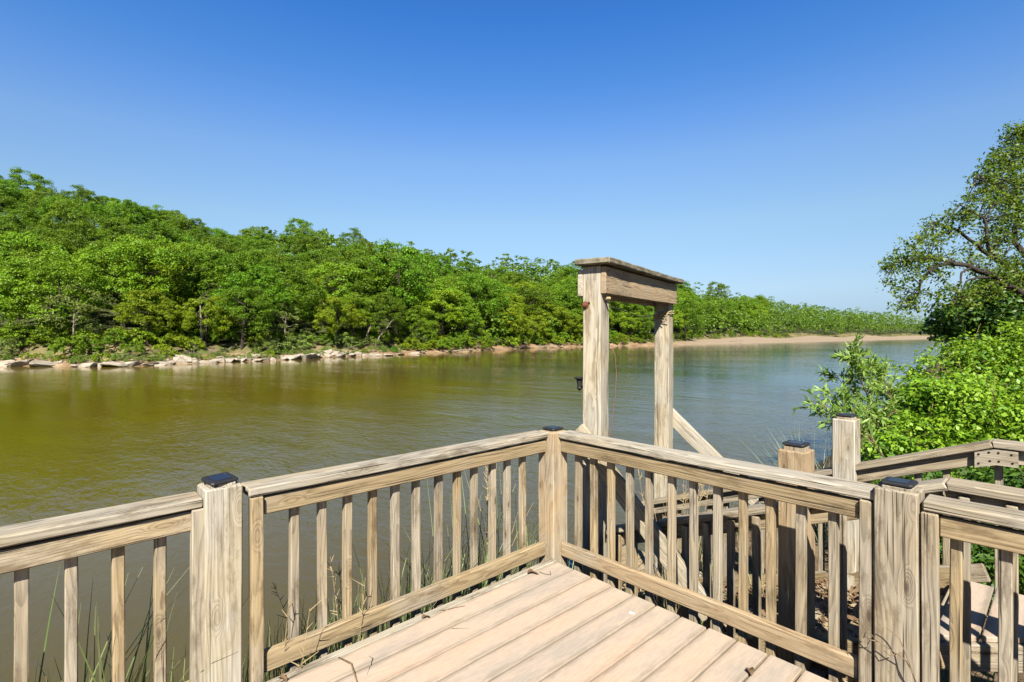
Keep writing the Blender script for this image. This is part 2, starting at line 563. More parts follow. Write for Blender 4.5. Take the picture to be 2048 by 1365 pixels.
top = thing('upper_landing', (3, 1.2, 0), 'upper landing of wide tan boards beyond the right railing, dark gap between two boards', 'landing')
for i in range(9):
    xx = 2.075 + .178 * i
    y0 = max(.72, min(.80 + (xx - 2.0) * .95, 1.15))
    board('landing_board', (xx, y0, -.014), (xx, 1.74, -.014), .168, .03, (0, 0, 1), W_DECK, top, c=.004, cut0=(-.95 if y0 < 1.14 else 0, 0))
board('fascia', (1.985, .775, -.10), (2.40, 1.17, -.10), .14, .034, (1, -1, 0), W_GREY, top)
board('fascia', (2.40, 1.17, -.10), (3.7, 1.19, -.10), .14, .034, (0, -1, 0), W_GREY, top)
board('fascia', (1.975, .80, -.10), (1.975, 1.74, -.10), .14, .034, (1, 0, 0), W_GREY, top)

walk = thing('low_walkway', (2.2, .5, -.4), 'shaded grey boards low in the gap between deck and stairs, bottom right', 'walkway')
for i in range(14):
    xx = 1.48 + .16 * i
    board('walkway_board', (xx, .14, -.33), (xx, .60, -.33), .15, .03, (0, 0, 1), W_DECK, walk, c=.004)
board('walkway_beam', (1.40, .61, -.36), (3.6, .61, -.36), .15, .04, (0, -1, 0), W_GREY, walk)

tn = math.tan(math.atan(SL) / 2)


def stair_railing(name, yr, capn, base, x0, xbend, x1, zf, label, side, bals_s, bals_l, m1, m2, gus):
    """sloping railing with a level run above; side: +1 balusters on the -Y face, -1 on the +Y face"""
    root = thing(name, (x0, yr, zf(x0) - .9), label, 'railing', 'stair railings')
    kz = zf(xbend) - .021
    board('cap_rail', (x0, yr, zf(x0) - .021), (xbend, yr, kz), .14, .042, (0, 0, 1), m2, root, cut1=(0, -tn), c=.006, jit=.002)
    board('cap_rail', (xbend, yr, kz), (x1, yr, kz), .14, .042, (0, 0, 1), m2, root, cut0=(0, -tn), c=.006, jit=.002)
    dz = -.092
    sh = tn * .0
    board('top_rail', (x0 + .03, yr, zf(x0 + .03) + dz), (xbend - .012, yr, zf(xbend - .012) + dz), .096, .042, (0, -1, 0), m1, root, cut1=(-tn, 0), c=.005, jit=.002)
    board('top_rail', (xbend - .006, yr, kz + .021 + dz), (x1, yr, kz + .021 + dz), .096, .042, (0, -1, 0), m1, root, cut0=(-tn, 0), c=.005, jit=.002)
    board('bottom_rail', (x0 + .03, yr, zf(x0 + .03) - .86), (xbend - .03, yr, zf(xbend - .03) - .86), .11, .042, (0, -1, 0), m1, root, c=.005, jit=.002)
    for x in bals_s:
        board('baluster', (x, yr - side * .042, zf(x) - .98), (x + rnd.uniform(-.006, .006), yr - side * .042, zf(x) - .052), .041, .041, (0, -1, 0), W_GREY, root, c=.004, jit=.002)
    for x in bals_l:
        board('baluster', (x, yr - side * .042, kz - 1.06), (x, yr - side * .042, kz - .04), .041, .041, (0, -1, 0), W_GREY, root, c=.004, jit=.002)
    if gus:
        V, Fc = [], []
        # bent plate over the joint of the two top rails
        zc = kz + .021 + dz
        yo = yr - .0245
        pr = []
        for (xx, zz) in [(-.105, -SL * .105 - .051), (0, -.056), (.10, -.056), (.10, .046), (0, .046), (-.105, -SL * .105 + .05)]:
            pr.append((xbend + .02 + xx, zc + zz))
        th = .036
        for (x, z) in pr: V.append((x, yo, z))
        for (x, z) in pr: V.append((x, yo - th, z))
        n = len(pr)
        for i in range(n): Fc.append((i, (i + 1) % n, n + (i + 1) % n, n + i))
        Fc.append(tuple(range(n - 1, -1, -1))); Fc.append(tuple(range(n, 2 * n)))
        c = Vector((xbend + .02, yr - .06, zc))
        gp = mesh_obj('joint_plate', [Vector(v) - c for v in V], [f[::-1] for f in Fc], m2, root, Matrix.Translation(c))
        for (hx, hz) in [(-.085, -.0), (-.035, .02), (.01, .024), (.07, .02), (-.085, -.06), (-.03, -.035), (.012, -.03), (.075, -.032)]:
            V, Fc = [], []
            Mh = Matrix.Translation((xbend + .02 + hx, yo - th - .0012, zc + hz)) @ Matrix.Rotation(math.pi / 2, 4, 'X')
            lathe_into(V, Fc, Mh, [(.0062, -.001), (.0062, .002)], 8)
            mesh_obj('screw_hole', V, Fc, M_HOLE, gp)
    return root


stair_railing('stair_railing', .575, .14, 0, .50, 2.085, 3.9, nz, 'shaded stair railing sloping down from the right just behind the middle railing', 1,
              [.72, .872, 1.03, 1.19, 1.64, 1.80, 1.95], [2.15, 2.31, 2.47, 2.62, 2.78, 2.93], W_TAN, W_GREY, False)
stair_railing('stair_railing', 1.875, .14, 0, -.55, 2.145, 3.9, fz, 'far stair railing in front of the bright bushes, drilled joint plate at its bend', -1,
              [-.42 + .155 * i for i in range(16) if not 1.2 < -.42 + .155 * i < 1.42], [2.17, 2.33, 2.49, 2.65, 2.8], W_GREY, W_GREY, True)

lr = thing('landing_railing', (.1, .55, -.8), 'short low railing piece at the foot of the stairs, left of the long brace', 'railing', 'stair railings')
zz0, zz1 = nz(-.02), nz(.40)
board('cap_rail', (-.02, .575, zz0 - .021), (.40, .575, zz1 - .021), .14, .042, (0, 0, 1), W_PALE, lr, c=.006)
board('top_rail', (.0, .575, nz(0) - .094), (.39, .575, nz(.39) - .094), .096, .042, (0, -1, 0), W_PEACH, lr)
for x in (.03, .17, .31):
    board('baluster', (x, .533, nz(x) - .95), (x, .533, nz(x) - .055), .041, .041, (0, -1, 0), W_TAN, lr)

# ---------------------------------------------------------------- the tall timber frame
u = Vector((-.2285, .9734, 0)); v = Vector((.9734, .2285, 0)); Z = Vector((0, 0, 1))
P0 = Vector((-.067, .399, 0))
W = .152
fr = thing('timber_frame', (-.1, .4, -1), 'tall timber frame of two posts under a mossy cap board, braced down to the stairs', 'timber frame')


def gp(a, b, z): return P0 + v * a + u * b + Z * z


board('post', gp(W / 2, W / 2, -1.6), gp(W / 2, W / 2, 2.112), W, W, -u, W_PALE, fr, c=.006, jit=.0025)
board('post', gp(W / 2, 1.655 + W / 2, -1.6), gp(W / 2, 1.655 + W / 2, 2.10), W, W, -u, W_PALE, fr, c=.006, jit=.0025)
sb = board('side_board', gp(W + .022, -.002, 2.0), gp(W + .022, 1.80, 2.0), .205, .042, v, W_PEACH, fr, c=.004, jit=.002)
for (b, z) in [(.03, 2.07), (.03, 1.935), (.06, 2.075), (.34, 2.085), (1.77, 1.925)]:
    V, Fc = [], []
    q = v.to_track_quat('Z', 'Y').to_matrix().to_4x4()
    q.translation = gp(W + .0435, b, z)
    lathe_into(V, Fc, q, [(.0065, -.001), (.0065, .0012)], 8)
    mesh_obj('bolt_hole', V, Fc, M_HOLE, sb)
board('side_board', gp(-.022, .0, 1.985), gp(-.022, 1.80, 1.985), .205, .042, v, W_PALE, fr, c=.004, jit=.002)
board('cap_board', gp(.105, -.062, 2.138), gp(.105, 1.885, 2.138), .29, .045, Z, W_ROT, fr, c=.008, jit=.005, step=.09)
board('brace', (-.095, .372, .862), (.935, .462, -.20), .135, .04, -u, W_PALE, fr, c=.004, jit=.002, cut0=(.0, 0))
board('brace', gp(.02, 1.655 + W + .022, .83), gp(.95, 1.655 + W + .022, -.01), .14, .042, u, W_PALE, fr, c=.004, jit=.002)
# rusty bolt head and hole on the near post
V, Fc = [], []
q = (-u).to_track_quat('Z', 'Y').to_matrix().to_4x4(); q.translation = gp(.026, -.001, 1.815)
lathe_into(V, Fc, q, [(.028, 0), (.028, .004), (.017, .005), (.016, .022), (.010, .026)], 12)
mesh_obj('rusty_bolt', V, Fc, M_RUST, fr, None, False)
V, Fc = [], []
q.translation = gp(.058, -.003, 1.832)
lathe_into(V, Fc, q, [(.008, 0), (.008, .0035)], 8)
mesh_obj('bolt_hole', V, Fc, M_HOLE, fr)
V, Fc = [], []
q = v.to_track_quat('Z', 'Y').to_matrix().to_4x4(); q.translation = gp(W, .06, 1.865)
lathe_into(V, Fc, q, [(.018, 0), (.018, .01), (.012, .012), (.012, .05), (.006, .055)], 10)
mesh_obj('eye_bolt', V, Fc, M_DUSK, fr)

# wire across the frame with its knot of rope, hanging cord, cable loop
pts = []
for i in range(13):
    t = i / 12
    pts.append(gp(W + .03 - .06 * t, .1 + t * 1.56, 1.80 + .02 * t - .05 * math.sin(math.pi * t) + .012 * math.sin(9 * t)))
tag(tube('wire', pts, .0042, M_WIRE, None, 5), 'thin dark wire strung between the two posts of the timber frame', 'wire')
V, Fc = [], []
rr = random.Random(3)
for i in range(2):
    z = 1.80 - .03 * i
    ring = []
    for k in range(15):
        a = 2 * math.pi * k / 14
        sx_, sy_ = W / 2 + .010 + rr.uniform(0, .01), W / 2 + .010 + rr.uniform(0, .006)
        ca, sa = math.cos(a), math.sin(a)
        m_ = max(abs(ca), abs(sa))
        ring.append(gp(W / 2 + sx_ * ca / m_, 1.655 + W / 2 + sy_ * sa / m_, z + .03 * ca + rr.uniform(-.012, .012)))
    add_tube(V, Fc, ring, .0055, 5)
for i in range(9):
    p = gp(W * rr.uniform(.1, .8), 1.64, 1.80)
    add_tube(V, Fc, [p, p + v * rr.uniform(-.05, .05) - u * .03 + Z * rr.uniform(-.04, .02), p + v * rr.uniform(-.09, .12) - u * .04 + Z * rr.uniform(-.09, .03)], .0045, 4)
tag(mesh_obj('rope_knot', V, Fc, M_DUSK, None, None, True), 'frayed rope wound round the farther post of the timber frame near its top', 'rope')
pts = [gp(W + .02, .16, 1.50), gp(W + .045, .17, 1.42), gp(W + .055, .17, 1.30), gp(W + .05, .16, 1.12), gp(W + .03, .15, .95), gp(W + .012, .14, .80), gp(W + .004, .13, .60)]
tag(tube('hanging_cord', pts, .0028, M_CORD, None, 5), 'faded red cord dangling beside the near post of the timber frame', 'cord')
pts = [gp(W + .004, .09, .62), gp(W + .02, .07, .45), gp(W + .035, .06, .30), gp(W + .03, .06, .18), gp(W + .01, .07, .08), gp(W + .003, .09, .0)]
tag(tube('black_cable', pts, .006, M_BLACK, None, 6), 'black cable looping down the near post of the timber frame, behind the balusters', 'cable')

lamp = thing('spot_lamp', gp(-.09, .10, 1.17), 'small black lamp on a short arm at the left side of the timber frame', 'lamp')
c0 = gp(-.075, .10, 1.19)
V, Fc = [], []
lathe_into(V, Fc, Matrix.Translation(c0) @ Matrix.Scale(.74, 4), [(.004, -.062), (.012, -.055), (.026, -.038), (.028, -.03), (.024, -.022), (.026, .03), (.03, .038), (.028, .045)], 16)
mesh_obj('lamp_body', V, Fc, M_BLACK, lamp, None, False)
V, Fc = [], []
lathe_into(V, Fc, Matrix.Translation(c0) @ Matrix.Scale(.74, 4), [(.022, .044), (.034, .056), (.056, .07), (.058, .076), (.05, .082), (.03, .085), (.006, .086)], 18)
mesh_obj('lamp_head', V, Fc, M_BLACK, lamp, None, False)
V, Fc = [], []
add_tube(V, Fc, [c0 - Z * .01, gp(-.04, .10, 1.178), gp(.0, .10, 1.18)], [.009, .008, .008], 10)
q = (-v).to_track_quat('Z', 'Y').to_matrix().to_4x4(); q.translation = gp(0, .10, 1.18)
lathe_into(V, Fc, q, [(.022, -.002), (.022, .006), (.014, .010)], 14)
mesh_obj('lamp_arm', V, Fc, M_BLACK, lamp, None, False)

# ---------------------------------------------------------------- litter on the deck
def dead_leaf(name, loc, rz, s, label, curl=.5):
    n = 7
    V, Fc = [], []
    for i in range(n):
        t = i / (n - 1)
        wv = .32 * math.sin(math.pi * min(1, t * .92 + .06)) * (1 + .25 * math.sin(9 * t))
        for j in (-1, -.4, .4, 1):
            V.append(((t - .5) * s, j * wv * s, .003 + s * (curl * .45 * (j * j) * wv * 2 + .12 * math.sin(5 * t + j))))
    for i in range(n - 1):
        for j in range(3):
            Fc.append((i * 4 + j, i * 4 + j + 1, i * 4 + 5 + j, i * 4 + 4 + j))
    zmin = min(p[2] for p in V)
    o = mesh_obj(name, [(a, b, c - zmin + .0015) for a, b, c in V], Fc, M_DEADLEAF, None, Matrix.Translation(loc) @ Matrix.Rotation(rz, 4, 'Z'), True)
    return tag(o, label, 'dead leaf')


def on_deck(px, py, z=.0005):
    dx = (px - HX) / F
    kk = (CAM[2] - z) * F / (py - HY)
    return Vector((CAM[0] + kk * (CA * dx - SA), CAM[1] + kk * (SA * dx + CA), z))


dead_leaf('dead_leaf', on_deck(1066, 1149), .6, .075, 'curled brown dead leaf on the deck near the corner post')
dead_leaf('dead_leaf', on_deck(1500, 1346), 2.1, .06, 'small tan dead leaf on the deck by the bottom rail of the middle railing', .8)
dead_leaf('dead_leaf', on_deck(852, 1237), 1.2, .05, 'pale dead leaf lying across the deck edge on the river side', .6)
dead_leaf('dead_leaf', on_deck(566, 1362), .4, .05, 'brown dead leaf scrap at the bottom of the photo beside the tan post', .9)
tp = [on_deck(677, 1315, .006), on_deck(702, 1327, .012), on_deck(708, 1345, .008), on_deck(716, 1372, .004)]
tag(tube('twig', tp, [.003, .0042, .004, .003], M_TWIG, None, 6), 'bent brown twig on the deck boards at the bottom of the photo', 'twig')
tp = [on_deck(1078, 1144, .004), on_deck(1090, 1148, .006), on_deck(1102, 1150, .004), on_deck(1100, 1143, .003)]
tag(tube('twig', tp, .0018, M_TWIG, None, 5), 'thin pale stalk on the deck just right of the curled brown leaf', 'twig')
tp = [on_deck(880, 1222, .003), on_deck(895, 1219, .008), on_deck(912, 1215, .006), on_deck(930, 1212, .003)]
tag(tube('twig', tp, .0016, M_TWIG, None, 5), 'thin dry stalk along the grey rim of the deck', 'twig')
V, Fc = [], []
base = on_deck(1263, 1226, .0005)
for i in range(9):
    a = 2 * math.pi * i / 9
    rr_ = .017 * (1 + .3 * math.sin(3 * a + 1))
    V.append((rr_ * math.cos(a), rr_ * .7 * math.sin(a), 0))
V += [(x * .75, y * .75, .0022) for x, y, z in V[:9]]
Fc = [(i, (i + 1) % 9, 9 + (i + 1) % 9, 9 + i) for i in range(9)] + [tuple(range(9, 18))]
M_WHITE = plain_mat('white_dropping', (.75, .74, .70), .8, .2, .1, 60)
tag(mesh_obj('bird_dropping', V, Fc, M_WHITE, None, Matrix.Translation(base)), 'small white bird dropping on a deck board', 'bird dropping')
# dead vine over the grey post
V, Fc = [], []
yv = -.006


def onY0(px, py, y=-.008):
    dx = (px - HX) / F
    kk = (y - CAM[1]) / (SA * dx + CA)
    return Vector((CAM[0] + kk * (CA * dx - SA), y, CAM[2] - kk * (py - HY) / F))


for path in ([(1834, 1370), (1822, 1340), (1812, 1322), (1795, 1308), (1775, 1296), (1757, 1284), (1745, 1272), (1735, 1290)],
             [(1832, 1368), (1820, 1330), (1808, 1300), (1798, 1276), (1785, 1266), (1772, 1256)],
             [(1757, 1284), (1740, 1280), (1728, 1272)], [(1745, 1272), (1732, 1262), (1727, 1276)], [(1795, 1308), (1780, 1312), (1768, 1302)]):
    pp = [onY0(x, y, -.008 - .012 * abs(math.sin(i * 1.7))) for i, (x, y) in enumerate(path)]
    add_tube(V, Fc, pp, [.0026 - .0013 * i / len(pp) for i in range(len(pp))], 5)
tag(mesh_obj('dead_vine', V, Fc, M_TWIG, None, None, True), 'dry vine twig clinging to the grey knotty post in the right foreground', 'vine')

# ---------------------------------------------------------------- terrain
FX = [(-400, -150), (-120, -110), (-60, -92), (-25, -87), (-5.4, -85.4), (5.9, -77.6), (15.7, -77.2), (30, -80.9), (44, -83.4), (63, -87.8), (95, -97.7),
      (129, -99), (159, -90), (208, -85.6), (278, -78.9), (380, -73.3), (494, -65), (620, -40), (800, 40), (1600, 300)]
BW = [(-400, 5), (-10, 6), (10, 6.5), (30, 6), (44, 6), (60, 3), (80, 2.0), (129, 2.0), (150, 3), (175, 9), (208, 22), (278, 34), (380, 42), (494, 46), (1600, 46)]
HH = [(-400, 50), (-60, 45), (-6, 36.5), (18, 34), (28, 32.5), (40, 27), (54, 23), (64, 31), (85, 33.5), (110, 33), (150, 33), (200, 37), (260, 37), (320, 36.5), (420, 33), (520, 26), (700, 12), (1600, 8)]


def lerp_tab(tab, x):
    return np.interp(x, [a for a, b in tab], [b for a, b in tab])


def shore_far(Y):
    return lerp_tab(FX, Y) + 1.1 * np.sin(Y * .31) + .7 * np.sin(Y * .83 + 1) + .35 * np.sin(Y * 2.1)


def shore_near(Y):
    return -1.9 - .10 * np.maximum(0, Y - 6) + .3 * np.sin(Y * .9) + .12 * np.sin(Y * 2.3)


def sstep(x, a, b):
    t = np.clip((x - a) / (b - a), 0, 1)
    return t * t * (3 - 2 * t)


def height(X, Y):
    X = np.asarray(X, float); Y = np.asarray(Y, float)
    s = shore_far(Y) - X
    bw = lerp_tab(BW, Y)
    hh = lerp_tab(HH, Y)
    rise = .9 + 1.0 * sstep(bw, 8, 30)
    far = ZW + rise * np.clip(s / bw, -1.5, 1) + 1.6 * sstep(s, bw, bw + 4) + hh * sstep(s - bw, 0, 125) + 1.2 * np.sin(X * .07) * np.cos(Y * .06) * sstep(s, 10, 60)
    t = X - shore_near(Y)
    near = ZW + np.clip(t * 1.0, -2.2, 1.62) + .75 * sstep(t, 3.5, 12) * sstep(Y, -2, 3) + .12 * np.sin(X * 1.3) * np.cos(Y * 1.1) * sstep(t, 0, 2)
    near = near + 3.0 * sstep(t, 14, 60)
    return np.where(s > 0, far, np.where(t > 0, near, np.maximum(np.minimum(far, ZW - .05 - .35 * np.minimum(-s, 6)), np.minimum(near, ZW - .05)) * 1.0))


def hz(x, y): return float(height(x, y))


def axis_pts(segs):
    out = []
    for a, b, st in segs:
        out += list(np.arange(a, b, st))
    out.append(segs[-1][1])
    return np.array(sorted(set(np.round(out, 3))))


xs = axis_pts([(-1500, -400, 80), (-400, -220, 12), (-220, -125, 4), (-125, -60, 1.1), (-60, -8, 4), (-8, 6, .3), (6, 30, 2), (30, 200, 17), (200, 1500, 100)])
ys = axis_pts([(-1200, -160, 60), (-160, -60, 6), (-60, -8, 2), (-8, 10, .45), (10, 170, 2), (170, 520, 6), (520, 900, 20), (900, 2600, 120)])
XX, YY = np.meshgrid(xs, ys)
ZZ = height(XX, YY)
nx, ny = len(xs), len(ys)
V = np.stack([XX.ravel(), YY.ravel(), ZZ.ravel()], 1)
ii = np.arange(nx * ny).reshape(ny, nx)
Q = np.stack([ii[:-1, :-1].ravel(), ii[:-1, 1:].ravel(), ii[1:, 1:].ravel(), ii[1:, :-1].ravel()], 1)


def np_mesh(name, V, Q, mat, smooth=False):
    me = bpy.data.meshes.new(name)
    V = np.asarray(V, np.float32); Q = np.asarray(Q, np.int32)
    k = Q.shape[1]
    me.vertices.add(len(V)); me.vertices.foreach_set('co', V.ravel())
    me.loops.add(Q.size); me.loops.foreach_set('vertex_index', Q.ravel())
    me.polygons.add(len(Q))
    me.polygons.foreach_set('loop_start', np.arange(0, Q.size, k, dtype=np.int32))
    me.polygons.foreach_set('loop_total', np.full(len(Q), k, np.int32))
    if smooth: me.polygons.foreach_set('use_smooth', np.ones(len(Q), bool))
    me.update(calc_edges=True)
    if mat: me.materials.append(mat)
    return me


gm, nt, b, out = new_mat('bank_soil')
g = G(nt)
geo = g.n('NewGeometry')
at_ = g.n('Attribute', attribute_name='zone')
sc = g.n('SeparateColor'); g.l(at_.outputs['Color'], sc.inputs[0])
n1 = g.noise(geo.outputs['Position'], .35, 5, .65)
n2 = g.noise(geo.outputs['Position'], 4.0, 5, .7)
sand = g.ramp(n2, [(.3, (.30, .205, .12)), (.7, (.52, .39, .25))])
mud = g.ramp(n2, [(.3, (.20, .115, .06)), (.7, (.36, .24, .13))])
sand = g.mix(g.smooth(n1, .46, .62), mud, sand)
sand = g.mix(at_.outputs['Alpha'], sand, g.ramp(n2, [(.3, (.26, .20, .13)), (.7, (.43, .33, .22))]))
floor_ = g.ramp(n2, [(.3, (.045, .05, .018)), (.7, (.10, .12, .035))])
grassc = g.ramp(n1, [(.35, (.09, .13, .025)), (.5, (.17, .15, .06)), (.65, (.28, .20, .11))])
soil = g.ramp(n2, [(.3, (.10, .065, .04)), (.7, (.24, .17, .10))])
c = g.mix(sc.outputs[1], floor_, grassc)
c = g.mix(g.smooth(g.math('ADD', sc.outputs[0], g.math('MULTIPLY', g.math('SUBTRACT', n1, .5), .7)), .35, .6), c, sand)
c = g.mix(sc.outputs[2], c, soil)
c = g.mix(1.0, c, (.48, .48, .48), 'MULTIPLY')
g.l(c, b.inputs['Base Color'])
b.inputs['Roughness'].default_value = .95
b.inputs['Specular IOR Level'].default_value = .1
g.l(g.bump(n2, .6, .15), b.inputs['Normal'])
me = np_mesh('ground', V, Q, gm, True)
S_ = shore_far(YY) - XX
bw_ = lerp_tab(BW, YY)
ca = me.color_attributes.new('zone', 'FLOAT_COLOR', 'POINT')
colr = np.zeros((nx * ny, 4), np.float32)
colr[:, 0] = (1 - sstep(S_, bw_ * .85, bw_ + 1.5)).ravel()
colr[:, 1] = (sstep(S_, bw_ * .6, bw_) * (1 - sstep(S_, bw_ + 2, bw_ + 9))).ravel()
colr[:, 2] = (S_ < 0).ravel()
colr[:, 3] = sstep(YY, 140, 190).ravel()
ca.data.foreach_set('color', colr.ravel())
ground = bpy.data.objects.new('ground', me); COL.objects.link(ground); ground['kind'] = 'structure'

# water ------------------------------------------------------------------------
wm, nt, b, out = new_mat('river_water')
g = G(nt)
geo = g.n('NewGeometry')
Pw = geo.outputs['Position']
mp = g.n('Mapping'); g.l(Pw, mp.inputs[0]); mp.inputs['Rotation'].default_value = (0, 0, -YAW); mp.inputs['Scale'].default_value = (.55, 1.25, 1)
Pm = mp.outputs[0]
w1 = g.noise(Pm, 3.6, 3, .55, .6)
w2 = g.noise(Pm, .75, 2, .5, .4)
w3 = g.noise(Pm, 13.0, 2, .5, .3)
h = g.math('ADD', g.math('MULTIPLY', w1, .5), g.math('ADD', g.math('MULTIPLY', w2, .9), g.math('MULTIPLY', w3, .12)))
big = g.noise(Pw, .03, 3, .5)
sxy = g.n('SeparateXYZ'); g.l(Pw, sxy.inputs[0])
murk_reflection = g.ramp(big, [(.35, (.056, .042, .0008)), (.65, (.082, .058, .0012))])
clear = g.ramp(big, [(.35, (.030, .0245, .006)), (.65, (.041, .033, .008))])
clear = g.mix(g.smooth(sxy.outputs[1], 6, 55), clear, (.008, .024, .055))  # sky reflection painted in as a blue base colour downstream
# left: muddy water with golden tree reflection painted in; right: painted sky-blue reflection
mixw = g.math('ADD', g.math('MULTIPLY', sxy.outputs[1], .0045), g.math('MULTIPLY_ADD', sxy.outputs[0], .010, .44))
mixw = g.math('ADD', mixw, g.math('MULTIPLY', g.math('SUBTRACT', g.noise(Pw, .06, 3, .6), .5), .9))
c = g.mix(g.smooth(mixw, -.2, .72), murk_reflection, clear)
calm = g.smooth(sxy.outputs[0], -78, -25, .32, 1.0)
patch = g.smooth(g.noise(g.vmul(Pm, (.05, .12, 1)), 1.0, 3, .6), .35, .65, .6, 1.6)
h = g.math('MULTIPLY', h, g.math('MULTIPLY', g.math('MULTIPLY', calm, patch), g.smooth(sxy.outputs[1], 8, 60, 1.0, .55)))
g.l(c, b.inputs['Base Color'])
b.inputs['Roughness'].default_value = .04
b.inputs['IOR'].default_value = 1.38
g.l(g.bump(h, .36, .10), b.inputs['Normal'])
R = 2200
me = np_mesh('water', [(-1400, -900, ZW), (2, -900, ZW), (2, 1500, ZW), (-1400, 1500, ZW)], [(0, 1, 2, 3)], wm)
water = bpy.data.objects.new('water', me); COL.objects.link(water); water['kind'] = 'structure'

# ---------------------------------------------------------------- foliage
def leaf_geo(rs, C, N, S, asp=.7, fold=.0):
    n = len(C)
    N = N / (np.linalg.norm(N, axis=1, keepdims=True) + 1e-9)
    A = rs.normal(size=(n, 3))
    T = A - N * np.sum(A * N, 1, keepdims=True)
    T /= (np.linalg.norm(T, axis=1, keepdims=True) + 1e-9)
    B = np.cross(N, T)
    S = S[:, None]
    j = rs.uniform(.75, 1.25, (n, 4))
    V = np.empty((n, 4, 3))
    V[:, 0] = C - T * S * .5 * j[:, :1]
    V[:, 1] = C + B * S * .5 * asp * j[:, 1:2] + N * S * fold + T * S * rs.uniform(-.12, .12, (n, 1))
    V[:, 2] = C + T * S * .5 * j[:, 2:3]
    V[:, 3] = C - B * S * .5 * asp * j[:, 3:4] + N * S * fold + T * S * rs.uniform(-.12, .12, (n, 1))
    return V.reshape(-1, 3)


def quads(n): return np.arange(n * 4, dtype=np.int32).reshape(n, 4)


def sph(rs, n):
    d = rs.normal(size=(n, 3))
    return d / np.linalg.norm(d, axis=1, keepdims=True)


def clump_leaves(rs, cl, rad, per, size, squash=.75, up=.35, jit=.55, asp=.75, fold=0):
    """leaves over the surface of many small clumps"""
    Cs, Ns, Ss = [], [], []
    for c, r in zip(cl, rad):
        k = max(4, int(per * rs.uniform(.8, 1.2)))
        d = sph(rs, k)
        d[:, 2] = np.abs(d[:, 2]) * np.where(rs.uniform(size=k) < .78, 1, -1)
        p = c + d * r * rs.uniform(.62, 1.08, (k, 1)) * np.array([1, 1, squash])
        Cs.append(p); Ns.append(d * .7 + np.array([0, 0, up]) + rs.normal(size=(k, 3)) * jit)
        Ss.append(rs.uniform(size[0], size[1], k))
    C = np.concatenate(Cs); N = np.concatenate(Ns); S = np.concatenate(Ss)
    return leaf_geo(rs, C, N, S, asp, fold)


def crown_geo(seed, H, R, zb, nlobe, per, size, sub=(9, 13), open_=.0):
    """crown of big lobes, each a shell of small leafy clumps, with dark gaps between the lobes"""
    rs = np.random.RandomState(seed)
    zc, rz = (zb + H) / 2, (H - zb) / 2
    cl, rad = [], []
    k = 0
    ga = 2.399963
    for i in range(nlobe):
        t = (i + .5) / nlobe
        uz = 1 - 1.75 * t + rs.uniform(-.1, .1)
        uz = max(-.85, min(1, uz))
        a = ga * i + rs.uniform(-.45, .45) + seed
        rho = rs.uniform(.52, .80)
        q = math.sqrt(max(0, 1 - uz * uz))
        c = np.array([math.cos(a) * q * R * rho, math.sin(a) * q * R * rho, zc + uz * rz * rho * rs.uniform(.92, 1.12)])
        rl = R * rs.uniform(.30, .46)
        ns = rs.randint(sub[0], sub[1] + 1)
        d = sph(rs, ns * 3)
        outd = c - np.array([0, 0, zc]); outd = outd / (np.linalg.norm(outd) + 1e-6)
        sc_ = d @ (outd * .8 + np.array([0, 0, .6])) + rs.uniform(-.6, .6, len(d))
        d = d[np.argsort(-sc_)[:ns]]
        p = c + d * rl * rs.uniform(.72, 1.05, (ns, 1)) * np.array([1, 1, .78])
        cl.append(p); rad.append(rl * rs.uniform(.26, .46, ns))
    cl = np.concatenate(cl); rad = np.concatenate(rad)
    return clump_leaves(rs, cl, rad, per, size, .7, .45, .55), cl


def trunk_geo(seed, H, R, zb, r0, nl=7, lean=.4):
    rs = random.Random(seed)
    V, Fc = [], []
    top_ = Vector((rs.uniform(-lean, lean), rs.uniform(-lean, lean), H * .8))
    pts = [Vector((0, 0, -1.2)), Vector((top_.x * .1, top_.y * .1, zb * .7)), Vector((top_.x * .5 + rs.uniform(-.2, .2), top_.y * .5, H * .5)), top_]
    add_tube(V, Fc, pts, [r0 * 1.2, r0, r0 * .6, r0 * .15], 6)
    for i in range(nl):
        t = rs.uniform(.25, .85)
        p = pts[1].lerp(pts[3], t)
        a = rs.uniform(0, 6.28)
        q = p + Vector((math.cos(a) * R * .7, math.sin(a) * R * .7, R * rs.uniform(.15, .6)))
        m = p.lerp(q, .5) + Vector((0, 0, -.2))
        add_tube(V, Fc, [p, m, q], [r0 * .45, r0 * .28, r0 * .08], 5)
    return V, Fc


KINDS = {}


def tree_kind(key, seed, H, R, zb, ncl, per, size, mat, bark, r0, **kw):
    cv, cl = crown_geo(seed, H, R, zb, ncl, per, size, **kw)
    n = len(cv) // 4
    cm = np_mesh('crown', cv, quads(n), mat)
    V, Fc = trunk_geo(seed + 100, H, R, zb, r0)
    tm = bpy.data.meshes.new('trunk'); tm.from_pydata([tuple(p) for p in V], [], Fc); tm.materials.append(bark)
    # one-mesh version for trees too small to show their parts
    jv = np.concatenate([cv, np.array([tuple(p) for p in V])])
    fj = [tuple(f) for f in quads(n).tolist()] + [tuple(i + len(cv) for i in f) for f in Fc]
    jm = bpy.data.meshes.new('tree'); jm.from_pydata(jv.tolist(), [], fj)
    jm.materials.append(mat); jm.materials.append(bark)
    mi = np.zeros(len(jm.polygons), np.int32); mi[n:] = 1
    jm.polygons.foreach_set('material_index', mi)
    KINDS[key] = dict(crown=cm, trunk=tm, joined=jm, H=H, R=R)


